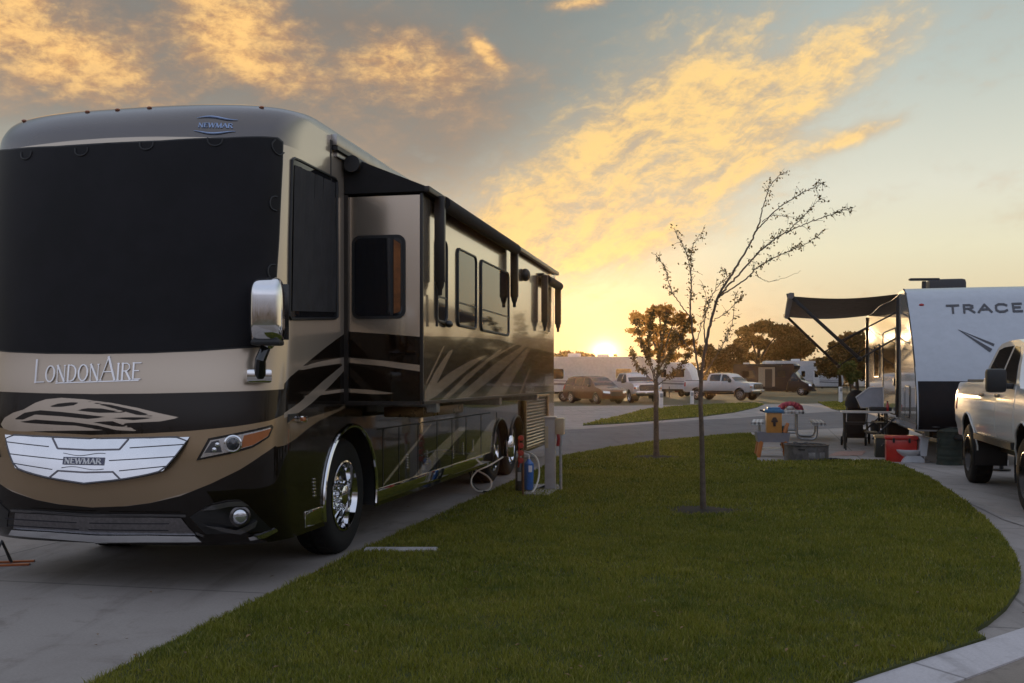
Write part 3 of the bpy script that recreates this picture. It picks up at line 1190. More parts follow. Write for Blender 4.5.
    q, wd = lettering('LONDONAIRE', .120, .118, .016, .007, .010, {0: 1.4, 6: 1.42}, .006)
    kx = (p1[0] - p0[0]) / wd
    kz = lambda u: p0[1] + (p1[1] - p0[1]) * u / wd + .012
    q = [[(p0[0] + a * kx, kz(a) + b) for a, b in quad] for quad in q]
    letters_on('nameplate', q, lambda u, v_, e: mh_surf(u, v_, e), .010, CHR, root)
    u0, u1 = p0[0] + .20, p1[0] - .02
    panel('nameplate_rule', [(u0, p0[1] + .002), (u1, p1[1] - .002), (u1, p1[1] + .006), (u0, p0[1] + .010)], lambda u, v_, e: mh_surf(u, v_, e), .05, CHR, root, .006)

    # ---- maker's emblem on the brow
    BLUE = mat('pale blue enamel', (.30, .40, .62), .3, .3, coat=.6)
    e0, e1 = mh_sz(196, 131), mh_sz(236, 120)
    q, wd = lettering('NEWMAR', .034, .032, .007, .004, .003, None, .002)
    kx = (e1[0] - e0[0] - .02) / wd
    q = [[(e0[0] + .012 + a * kx, (e0[1] + e1[1]) / 2 - .020 + b) for a, b in quad] for quad in q]
    em = letters_on('emblem', q, lambda u, v_, e: mh_surf(u, v_, e), .006, BLUE, root)
    for zz, ph in ((e1[1] + .01, 0), (e0[1] - .008, 2.2)):
        pts = [mh_surf(e0[0] - .015 + (e1[0] - e0[0] + .03) * i / 12, zz + .012 * math.sin(ph + i * .45), .007) for i in range(13)]
        MB().tube(pts, [.002 + .006 * math.sin(math.pi * i / 12) for i in range(13)], 5).build('wave_line', BLUE, em)

    # ---- chrome front grille
    gr_r = szl([(90.5, 438.6), (140, 438), (190, 436.8)]) + szl([(180, 453), (166.5, 470), (150, 474.5), (125, 479), (90.5, 482.5)])
    grp = sym(gr_r)
    SATIN = mat('bright grille chrome', (.78, .79, .82), .16, .92, var=.03)
    DKL = mat('grille shadow line', (.045, .045, .055), .5)
    gfn = lambda u, v_, e: mh_surf(u, v_, e + max(0.0, 1.16 - v_) * .20  )
    gr = panel('front_grille', grp, gfn, .05, SATIN, root, .016)
    rim_pts = [gfn(s, z, .010) for s, z in dens(grp, True, it=1)]
    MB().tube(rim_pts, .010, 6, closed=True).build('grille_surround', mat('dark chrome', (.12, .11, .11), .2, .9), gr)
    fn = lambda u, v_, e: gfn(u, v_, e + .0164)

    def strip(pts, wd_, name, m, par, e=.002):
        for a, b in zip(pts[:-1], pts[1:]):
            a, b = Vector(a), Vector(b)
            n_ = Vector((-(b - a).y, (b - a).x)).normalized() * wd_ / 2
            panel(name, [a - n_, b - n_, b + n_, a + n_], fn, .06, m, par, e)
    for sg in (1, -1):
        m_ = lambda l: [(sg * a, b) for a, b in l]
        strip(m_(szl([(132, 447.5), (186, 444)])), .007, 'slat', DKL, gr)
        strip(m_(szl([(113, 460), (178, 456)])), .007, 'slat', DKL, gr)
        strip(m_(szl([(124, 470), (169, 465.5)])), .007, 'slat', DKL, gr)
        strip(m_(szl([(90.5, 449.6), (122, 449), (130, 438.6)])), .012, 'slat_frame', mat('grille frame grey', (.14, .13, .145), .3, .7), gr, .004)
        strip(m_(szl([(90.5, 471.5), (118, 471), (126, 478.2)])), .012, 'slat_frame', mat('grille frame grey', (.14, .13, .145), .3, .7), gr, .004)
    b0, b1 = mh_sz(68, 463.7), mh_sz(108.5, 457)
    NAVY = mat('navy enamel', (.018, .022, .075), .2, coat=.8)
    bd = panel('badge', [(b0[0], b0[1]), (b1[0], b0[1]), (b1[0], b1[1]), (b0[0], b1[1])], fn, .05, NAVY, root, .008)
    q, wd = lettering('NEWMAR', .036, .036, .0085, .0045, .004, None, .003)
    kx = (b1[0] - b0[0] - .03) / wd
    q = [[(b0[0] + .015 + a * kx, (b0[1] + b1[1]) / 2 - .018 + b) for a, b in quad] for quad in q]
    letters_on('badge_lettering', q, lambda u, v_, e: gfn(u, v_, e + .0245), .003, WHT, bd)
    for yy, ph in ((467, 0), (453.5, 2.4)):
        a, b = mh_sz(67, yy), mh_sz(108.5, yy)
        pts = [gfn(a[0] + (b[0] - a[0]) * i / 12, a[1] + .010 * math.sin(ph + i * .5), .018) for i in range(13)]
        MB().tube(pts, .0025, 5).build('badge_wave', DKL, bd)

    # ---- headlights (both), turned out of one outline
    hl = szl([(196.5, 460.5), (208.6, 438.2), (240, 432), (271, 424.6), (272.6, 427), (268.5, 437), (252.5, 447.5), (230, 454)])
    ls = szl([(201, 457.8), (210.8, 440.3), (240, 434.3), (269, 427.3), (266, 436), (251.5, 445.3), (230, 451.5)])
    tn = szl([(243, 435.2), (269, 428.2), (265.5, 435.8), (251.5, 444.8), (239.5, 448)])
    bl = szl([(205, 452.6), (212, 441.5), (219, 440), (221, 447.5), (222, 452)])
    for sg in (1, -1):
        mm = lambda l: [(sg * a, b) for a, b in l]
        h = panel('headlight', mm(hl), lambda u, v_, e: mh_surf(u, v_, e), .04, mat('gloss black trim', (.012, .012, .013), .12, coat=.5), root, .010)
        panel('reflector', mm(ls), lambda u, v_, e: mh_surf(u, v_, e + .0102), .03, LENS, h, .012)
        panel('turn_signal', mm(tn), lambda u, v_, e: mh_surf(u, v_, e + .0225), .03, AMBL, h, .006)
        panel('dark_insert', mm(bl), lambda u, v_, e: mh_surf(u, v_, e + .0225), .03, mat('smoked lens', (.10, .105, .12), .12, .5, coat=.8), h, .004)
        c0 = mh_sz(232.5, 443.6)
        p = Vector(mh_surf(sg * c0[0], c0[1], .024))
        d_ = Vector(mh_surf(sg * c0[0], c0[1], 1.024)) - p
        M = Matrix.Translation(p) @ d_.to_track_quat('Z', 'Y').to_matrix().to_4x4()
        MB().lathe([(.066, 0), (.066, .012), (.056, .016), (.054, .004), (.0, .004)], M, 24).build('bezel_ring', CHR, h)
        MB().lathe([(.048, .004), (.046, .018), (.034, .030), (.0, .036)], M, 24).build('projector_lens', mat('projector glass', (.035, .037, .045), .05, coat=1.0), h)
        for (a, b) in ((214.5, 449.5), (217.5, 444.5)):
            c1 = mh_sz(a, b)
            p = Vector(mh_surf(sg * c1[0], c1[1], .0265))
            M2 = Matrix.Translation(p) @ d_.to_track_quat('Z', 'Y').to_matrix().to_4x4()
            MB().lathe([(.018, 0), (.017, .008), (0, .012)], M2, 14).build('lamp_element', LENS, h)
        # fog lamp
        f0 = mh_sz(239.5, 516)
        p = Vector(mh_surf(sg * f0[0], f0[1], .012))
        d_ = Vector(mh_surf(sg * f0[0], f0[1], 1.0)) - Vector(mh_surf(sg * f0[0], f0[1], 0.0))
        M = Matrix.Translation(p) @ d_.to_track_quat('Z', 'Y').to_matrix().to_4x4()
        pock = szl([(190, 517), (205, 507), (228, 502.5), (243, 501.5), (252, 509), (262, 520), (272, 530), (240, 533), (206, 534)])
        pk = panel('fog_lamp', mm(pock), lambda u, v_, e: mh_surf(u, v_, e), .04, mat('satin black', (.012, .012, .013), .3, coat=.4), root, .006)
        brow = szl([(203, 510), (212, 505), (228, 501.5), (240, 501), (248, 505), (243, 505.5), (230, 506), (216, 509)])
        panel('brow', mm(brow), lambda u, v_, e: mh_surf(u, v_, e + .007), .03, mat('gloss charcoal', (.09, .085, .085), .15, .3, coat=1.0), pk, .03)
        fin = szl([(205, 525), (222, 527), (236, 530), (248, 524.5), (256, 520), (254, 527), (240, 534), (224, 531.5)])
        panel('fin', mm(fin), lambda u, v_, e: mh_surf(u, v_, e + .007), .03, mat('gloss charcoal', (.09, .085, .085), .15, .3, coat=1.0), pk, .025)
        MB().lathe([(.075, -.004), (.078, .02), (.062, .026), (.058, .010), (.05, .010)], M, 24).build('lamp_ring', mat('dark chrome', (.12, .11, .11), .2, .9), pk)
        MB().lathe([(.057, .010), (.050, .016), (.03, .022), (0, .024)], M, 24).build('lamp_lens', LENS, pk)
        # chrome hockey-stick on the lower corner
        hs = szl([(248, 537.5), (262, 534), (275, 528.5), (277, 531), (264, 538), (250, 540.5)])
        panel('corner_trim', mm(hs), lambda u, v_, e: mh_surf(u, v_, e), .03, CHR, root, .012)

    # ---- bumper intake and lip
    it = sym(szl([(90.5, 517.2), (150, 517.4), (181, 518), (190, 529), (196, 535), (150, 534.5), (90.5, 534.5)]))
    ik = panel('bumper_intake', it, lambda u, v_, e: mh_surf(u, v_, e), .05, mat('brushed intake mesh', (.27, .255, .26), .36, .85, var=.15, scale=40), root, .008)
    for yy in (520.5, 526.8):
        for sg in (1, -1):
            l_ = [(sg * a, b) for a, b in szl([(101, yy), (176, yy + .6)])]
            strip(l_, .008, 'intake_slat', DKL, ik, -.006)
    lip = sym(szl([(90.5, 535), (150, 535), (196, 535.8), (203, 541), (150, 541.2), (90.5, 541.4)]))
    panel('bumper_lip', lip, lambda u, v_, e: mh_surf(u, v_, e + max(0, .44 - v_) * .5), .05, SATIN, root, .02)
    panel('intake_frame', sym(szl([(90.5, 513.8), (150, 514), (186, 514.5), (186, 517), (150, 516.6), (90.5, 516.6)])), lambda u, v_, e: mh_surf(u, v_, e), .05, mat('gloss charcoal', (.09, .085, .085), .15, .3, coat=1.0), root, .012)

    # ---- mirror on its arm
    def at(px, py, t):
        return mh_local(at_t(px, py, t))
    sm = mh_sz(256, 376)
    foot = Vector(mh_surf(sm[0], sm[1], .05))
    hd = at(267.5, 311, 7.42)
    mr = MB().box(foot, (.19, .13, .105), rz=R(32), bev=.025).build('mirror', CHR, root)
    MB().tube([foot + Vector((.02, -.02, .0)), foot + Vector((.055, -.08, .12)), hd + Vector((.0, .02, -.22))], [.050, .042, .036], 10).build('mirror_arm', mat('gloss black trim', (.012, .012, .013), .12, coat=.5), mr)
    MB().lathe([(.03, -.02), (.045, 0), (.045, .035), (.025, .05)], Matrix.Translation(hd + Vector((0, .01, -.26))), 16).build('mirror_pivot', CHR, mr)
    MB().tube([foot + Vector((.04, -.075, .07)), foot + Vector((.062, -.105, .13))], .012, 8).build('side_marker', AMBL, mr)
    bm = bmesh.new()
    bmesh.ops.create_uvsphere(bm, u_segments=40, v_segments=28, radius=1)
    for v_ in bm.verts:                                          # superellipsoid housing
        e = .46
        c = v_.co
        f = lambda q, p_: math.copysign(abs(q) ** p_, q)
        rr = math.hypot(c.x, c.y)
        ca, sa = (c.x / rr, c.y / rr) if rr > 1e-6 else (1, 0)
        lat_c, lat_s = rr, c.z
        wz = 1.0 - .10 * max(c.z, 0)
        v_.co = Vector((f(lat_c, .34) * f(ca, .55) * .128 * wz, f(lat_c, .95) * f(sa, .95) * .15, f(lat_s, .40) * .250))
    bm.transform(Matrix.Translation(hd) @ Matrix.Rotation(R(14), 4, 'Z'))
    MB().bm(bm).build('mirror_head', CHR, mr, 60)
    MB().box(hd + Vector((.015, .105, 0)), (.20, .012, .42), rz=R(14), bev=.005).build('mirror_glass', DGL, mr)
    MB().box(hd + Vector((.01, -.02, -.235)), (.215, .19, .045), rz=R(14), bev=.02).build('mirror_cowl', BLK, mr)

    # ---- driver's side window with hanging mesh screen
    dwp = szl([(291.5, 160), (294, 158.5), (300, 161), (334, 178.5), (336.2, 182), (336.6, 317), (334, 318.5), (290, 319), (288.6, 316), (289.5, 240)])
    dw = panel('cab_window', dwp, lambda u, v_, e: mh_surf(u, v_, e), .08, DGL, root, .006)
    MB().tube([mh_surf(s, z, .007) for s, z in dwp], .013, 6, closed=True).build('window_frame', BLK, dw)
    scr = szl([(293.5, 165), (334, 183), (335, 312), (291, 311)])

    def ripple(u, v_, e):
        return mh_surf(u, v_, e + .010 + .012 * math.sin(u * 31 + v_ * 2.3) * (v_ - 2.0) * .3 + .004 * math.sin(u * 70))
    panel('mesh_screen', scr, ripple, (.03, .05), mat('mesh screen cloth', (.036, .033, .034), .85, var=.2, bump=.2, bscale=500), dw, .003, 60)
    # seam of the front cap and its A-pillar strip
    l_ = [mh_surf(mh_side(1.50, z), z, .003) for z in np.linspace(3.05, 3.66, 6)]
    MB().tube(l_, .006, 5).build('cap_seam', BLK, root)
    # small side turn lamp with its bracket
    a = mh_surf(*mh_sz(300, 419), .02)
    tl = MB().box(a, (.05, .10, .055), bev=.012).build('side_turn_lamp', CHR, root)
    MB().box(Vector(a) + Vector((.02, -.03, .0)), (.03, .06, .035), bev=.01).build('lamp_lens', AMBL, tl)
    panel('lamp_vane', szl([(288, 414.3), (297, 413.2), (294, 416.2), (287, 422.5)]), lambda u, v_, e: mh_surf(u, v_, e), .05, BLK, tl, .012)

    # roof clearance lamps
    for a, b in ((88, 112), (118, 110), (150, 108), (262, 107.5), (25, 121)):
        s0, z0 = mh_sz(a, b)
        MB().ball(mh_surf(s0, z0, .008), (.022, .016, .012), 10, 6).build('clearance_lamp', AMBL, root)

    # ---- roof edge: awning rail along the side
    rl = MB().box((MH_W + .015, (1.52 + 13.3) / 2, 3.665), (.07, 13.3 - 1.52, .10), bev=.015).build('roof_rail', mat('anodised rail', (.42, .40, .39), .3, .8), root)
    MB().box((MH_W + .03, (1.52 + 13.3) / 2, 3.595), (.05, 13.3 - 1.53, .035)).build('rail_gap', BLK, rl)
    MB().box((MH_W + .01, (1.58 + 13.3) / 2, 3.555), (.03, 13.3 - 1.60, .04)).build('gutter', mat('anodised rail', (.42, .40, .39), .3, .8), rl)
    for y in (9.2, 12.0):
        MB().tube([(1.0, y, 3.84), (1.0, y, 3.93), (1.02, y + .16, 4.02)], [.014, .010, .004], 6).build('roof_antenna', BLK, root)
    MB().box((.1, 4.2, 3.93), (.95, 1.1, .20), bev=.06).build('roof_unit', GREYP, root)
    MB().box((.1, 9.2, 3.93), (.95, 1.1, .20), bev=.06).build('roof_unit', GREYP, root)

    # ---- slide-out room
    X1, Y0, Y1, ZB, ZT = 2.01, 1.84, 9.02, 1.39, 3.235
    cols2 = [('e', q_) for q_ in np.linspace(MH_W - .02, X1 - .03, 44)] + [('c', q_) for q_ in np.linspace(0, 1, 6)[1:-1]] + [('f', q_) for q_ in np.arange(Y0 + .03, Y1 + .001, .03)] + [('f', Y1), ('r', MH_W - .02)]
    rows2 = np.concatenate([np.arange(ZB, 2.2, .015), np.arange(2.2, ZT + .001, .06)])

    def sl_xyz(kind, q_, z):
        if kind == 'e':
            return (q_, Y0, z)
        if kind == 'c':
            a_ = q_ * math.pi / 2
            return (X1 - .03 + .03 * math.sin(a_), Y0 + .03 - .03 * math.cos(a_), z)
        if kind == 'f':
            return (X1, q_, z)
        return (q_, Y1, z)
    sc_end = lambda l: [mh_plane_y(a, b, Y0) for a, b in l]
    sc_out = lambda l: [mh_plane_x(a, b, X1) for a, b in l]
    nc, nr = len(cols2), len(rows2)
    PE = np.array([[sl_xyz(k_, q_, z) for z in rows2] for k_, q_ in cols2])
    isend = np.array([k_ in 'ec' for k_, q_ in cols2])
    de = sdf([sc_end([(340, 331), (384, 333.8), (430, 337.6), (432, 430), (340, 430)])], PE[..., 0], PE[..., 2])
    do = sdf([[(Y0 - .3, 1.955), (3.2, 2.02), (5.0, 2.06), (7.0, 2.02), (Y1 + .5, 2.0), (Y1 + .5, 1.0), (Y0 - .3, 1.0)]], PE[..., 1], PE[..., 2])
    se = sdf([sc_end([(340, 356.7), (384, 360.7), (430, 366.3), (430, 373), (384, 366.2), (340, 361.8)]),
              sc_end([(340, 388), (372, 390), (401, 394.2), (372, 394.2), (340, 392)])], PE[..., 0], PE[..., 2])
    k6 = lambda l: sc_out([(420 + a / 3.594, 330 + b / 3.594) for a, b in l])
    so = sdf([k6([(18, 256), (34, 246), (120, 70), (104, 76), (60, 140), (18, 220)]),
              k6([(22, 258), (60, 236), (150, 160), (246, 86), (180, 110), (96, 160), (40, 214)]),
              k6([(64, 262), (80, 262), (200, 150), (300, 66), (286, 70), (170, 158)]),
              k6([(76, 260), (86, 260), (250, 110), (352, 50), (346, 48), (240, 106)]),
              k6([(110, 262), (150, 262), (290, 150), (392, 52), (372, 54), (270, 120)]),
              k6([(215, 262), (290, 258), (340, 170), (398, 66), (388, 62), (320, 130)]),
              k6([(345, 256), (352, 256), (392, 160), (398, 130), (388, 150)]),
              k6([(20, 190), (24, 196), (90, 56), (84, 58)]), k6([(440, 250), (470, 250), (520, 130), (508, 120)])], PE[..., 1], PE[..., 2])
    V = PE.reshape(-1, 3)
    F = [(i * nr + j, (i + 1) * nr + j, (i + 1) * nr + j + 1, i * nr + j + 1) for i in range(nc - 1) for j in range(nr - 1)]
    F += [tuple(i * nr for i in range(nc - 1, -1, -1)), tuple(i * nr + nr - 1 for i in range(nc))]
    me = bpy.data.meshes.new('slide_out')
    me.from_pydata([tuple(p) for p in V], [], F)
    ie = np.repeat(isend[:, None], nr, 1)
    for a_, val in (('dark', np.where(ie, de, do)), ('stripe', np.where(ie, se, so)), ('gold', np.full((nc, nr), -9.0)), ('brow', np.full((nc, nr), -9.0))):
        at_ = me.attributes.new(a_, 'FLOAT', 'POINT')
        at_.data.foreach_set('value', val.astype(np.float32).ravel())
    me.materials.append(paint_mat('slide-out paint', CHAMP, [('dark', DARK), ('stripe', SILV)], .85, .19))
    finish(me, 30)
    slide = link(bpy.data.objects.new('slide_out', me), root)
    # dark edge seals
    TRIM = mat('dark bronze trim', (.030, .025, .022), .35, .3)
    sl = MB()
    sl.box((MH_W + .012, Y0 - .012, (ZB + ZT) / 2), (.05, .03, ZT - ZB))
    sl.box((X1 - .004, Y0 + .004, (ZB + ZT) / 2), (.030, .030, ZT - ZB), bev=.008)
    sl.box(((MH_W + X1) / 2, Y0 - .004, ZB - .012), (X1 - MH_W, .03, .03))
    sl.box((X1 + .002, (Y0 + Y1) / 2, ZB - .010), (.03, Y1 - Y0 - .02, .028))
    sl.build('edge_seal', TRIM, slide)
    # end window: rounded, sliding pane with a drawn curtain behind
    wp = rrect(1.358, 2.125, 1.858, 2.872, .075, 5)
    we = panel('window', wp, lambda u, v_, e: (u, Y0 - .004 - e, v_), .2, mat('window frame black', (.015, .015, .016), .35), slide, .006)
    panel('pane', rrect(1.385, 2.152, 1.831, 2.845, .055, 5), lambda u, v_, e: (u, Y0 - .0105 - e, v_), .2, DGL, we, .002)
    MB().box((1.735, Y0 - .018, 2.50), (.022, .010, .69)).build('sash_bar', BLK, we)
    panel('curtain', [(1.752, 2.17), (1.816, 2.19), (1.816, 2.79), (1.752, 2.83)], lambda u, v_, e: (u, Y0 - .0142 - e + .002 * math.sin(v_ * 9 + u * 40), v_), .03,
          mat('orange brown curtain', (.24, .085, .025), .8, var=.35, scale=9), we, .001)
    # outer windows, flush tinted glass in thin frames
    for (xa, xb) in ((436, 446), (457, 475.5), (480.5, 508)):
        ya, yb = mh_plane_x(xa, 300, X1)[0], mh_plane_x(xb, 300, X1)[0]
        wo = panel('window', rrect(ya, 2.13, yb, 2.90, .07, 4), lambda u, v_, e: (X1 + .003 + e, u, v_), .4, DGL, slide, .004)
        MB().tube([(X1 + .008, a, b) for a, b in rrect(ya, 2.13, yb, 2.90, .07, 4)], .014, 6, closed=True).build('window_frame', BLK, wo)
        MB().box((X1 + .009, (ya + yb) / 2, 2.36), (.006, yb - ya - .05, .016)).build('sash_bar', BLK, wo)
    MB().ball((X1 + .03, mh_plane_x(523, 275, X1)[0], mh_plane_x(523, 275, X1)[1]), (.07, .10, .085), 18, 12).build('porch_lamp', BLK, slide)
    MB().ball((X1 + .03, mh_plane_x(446, 324, X1)[0], mh_plane_x(446, 324, X1)[1]), (.035, .09, .035), 14, 8).build('marker_lamp', BLK, slide)

    # slide topper: dark fabric wedge with its roller against the wall
    CANV = mat('black awning cloth', (.016, .014, .014), .9, var=.3, bump=.2, bscale=200)
    tp = MB()
    pr = [(MH_W, 3.57), (MH_W + .12, 3.55), (X1 + .05, 3.285), (X1 + .05, 3.245), (MH_W, 3.245)]
    tp.prism(pr, 0, Y1 - Y0 + .05, Matrix.Translation((0, Y0 - .03, 0)) @ Matrix(((1, 0, 0, 0), (0, 0, 1, 0), (0, 1, 0, 0), (0, 0, 0, 1))))
    tpo = tp.build('topper_awning', CANV, root)
    MB().tube([(MH_W + .10, Y0 - .10, 3.50), (MH_W + .10, Y0 + .4, 3.50)], .075, 16).build('roller_end', BLK, tpo)
    MB().box((X1 + .055, (Y0 + Y1) / 2, 3.262), (.05, Y1 - Y0 + .08, .055), bev=.012).build('topper_bar', TRIM, tpo)

    # window awnings on the slide
    def awning(xa, xb, z, l0, l1):
        ya, yb = mh_plane_x(xa, 300, X1)[0], mh_plane_x(xb, 300, X1)[0]
        aw = MB().tube([(X1 + .10, ya, z), (X1 + .10, yb, z)], .065, 14).build('window_awning', CANV, root)
        MB().box((X1 + .03, (ya + yb) / 2, z + .07), (.06, yb - ya + .05, .04)).build('awning_rail', TRIM, aw)
        for y, l in ((ya - .03, l0), (yb + .03, l1)):
            m_ = MB()
            m_.box((X1 + .075, y, z - l / 2 + .06), (.10, .065, l), bev=.02)
            m_.lathe([(.042, 0), (.036, -.04), (.022, -.07), (.020, -.12), (0, -.125)], Matrix.Translation((X1 + .075, y, z - l + .065)), 12)
            if l > .78:
                m_.tube([(X1 + .05, y, z - l - .05), (X1 + .045, y, z - l - .34)], .013, 6)
            m_.build('awning_arm', TRIM, aw)
    awning(433, 508, 3.20, .79, .66)
    awning(540, 553, 3.05, .70, .66)

    # slide rails under the room
    for y in (2.75, 5.6, 8.2):
        MB().box(((1.0 + 1.9) / 2, y, 1.315), (.9, .12, .10), bev=.01).build('slide_rail', STEEL, root)
    MB().box((1.60, 3.35, 1.27), (.40, 1.55, .10), bev=.015).build('slide_tray', mat('sun-gilt tray', (.20, .12, .05), .28, .7, var=.03), root)  # gold of the sun's reflection is put into the tray's colour

    # ---- basement bays: seams, hinges, polished rocker
    SEAM = mat('panel seam', (.008, .008, .008), .6)
    for a in (383, 399, 418, 437, 452, 466, 481, 496.5):
        y = mh_plane_x(a, 440, MH_W)[0]
        MB().box((MH_W + .001, y, .80), (.006, .010, .58)).build('bay_seam', SEAM, root)
    MB().box((MH_W + .001, (2.7 + 7.65) / 2, 1.095), (.006, 7.65 - 2.7, .012)).build('bay_seam', SEAM, root)
    for a, b in ((314, 487), (407.5, 461), (427, 457), (453, 452), (463, 448.5), (473, 445), (492, 441.5)):
        s0, z0 = mh_sz(a, b)
        h = MB()
        for i in range(6):
            h.box(mh_surf(s0, z0 - .075 + .028 * i, .004), (.010, .034 if i % 2 else .05, .018), bev=.003)
        h.build('bay_latch', CHR, root)
    ROCK = mat('polished rocker', (.62, .62, .60), .045, 1.0, var=.03)
    for ya, yb in ((.95, 1.36), (2.68, 7.72), (10.24, 13.3)):
        MB().box((MH_W - .006, (ya + yb) / 2, .448), (.03, yb - ya, .135), bev=.008).build('rocker_panel', ROCK, root)

    # ---- wheels and arches
    for sg in (1, -1):
        wheel(root, 'wheel', (sg * 1.07, 2.0, .525), sg, .525, .34, .315, CHR, 'truck')
        wheel(root, 'wheel', (sg * 1.03, 8.35, .50), sg, .50, .34, .315, CHR, 'truck')
        wheel(root, 'wheel', (sg * 1.03, 9.62, .50), sg, .50, .34, .315, CHR, 'truck')
        for y0, z0, a_, b_ in arches:
            pts = [(sg * (MH_W + .006), y0 + (a_ + .005) * math.cos(q_), z0 + (b_ + .005) * math.sin(q_)) for q_ in np.linspace(-.22, math.pi + .22, 40)]
            MB().tube(pts, .020, 8).build('arch_trim', CHR if y0 < 5 else BLK, root)
            m_ = MB()
            n_ = 20
            vs, fs = [], []
            for j, q_ in enumerate(np.linspace(-.25, math.pi + .25, n_)):
                for xx in (.82, MH_W):
                    vs.append((sg * xx, y0 + a_ * math.cos(q_), z0 + b_ * math.sin(q_)))
            fs = [(2 * j, 2 * j + 1, 2 * j + 3, 2 * j + 2) for j in range(n_ - 1)]
            m_.add(vs, fs)
            m_.build('wheel_well', BLK, root)
    MB().box((0, 6.9, .66), (1.64, 12.2, .46)).build('chassis', BLK, root)
    for sg in (1, -1):
        MB().box((sg * 1.0, .98, .40), (.28, .10, .07), bev=.015).build('step_bracket', CHR, root)

    # ---- side radiator grille near the tail
    ya, yb, za, zb = 10.10, 12.35, .37, 1.28
    rg = MB().box((MH_W + .012, (ya + yb) / 2, (za + zb) / 2), (.03, yb - ya, zb - za), bev=.006).build('radiator_grille', mat('grille backing', (.05, .035, .022), .5), root)
    f_ = MB()
    for z in (za, zb):
        f_.box((MH_W + .04, (ya + yb) / 2, z), (.07, yb - ya + .08, .05), bev=.01)
    for y in (ya, yb):
        f_.box((MH_W + .04, y, (za + zb) / 2), (.068, .06, zb - za - .052), bev=.01)
    f_.build('grille_frame', mat('bronzed metal', (.30, .21, .12), .25, .9), rg)
    n_ = 15
    for i in range(n_):
        z = za + .06 + (zb - za - .12) * i / (n_ - 1)
        MB().box((MH_W + .035, (ya + yb) / 2, z), (.045, yb - ya - .07, .020), ry=R(32)).build('louvre', ALU, rg)
    # exhaust and pipes by the tag axle
    MB().lathe([(.085, -.17), (.095, -.15), (.095, .12), (.07, .17), (.0, .17)], Matrix.Translation((MH_W - .01, 8.98, .52)), 20).build('air_canister', CHR, root)
    return root


MOTORHOME = make_motorhome()
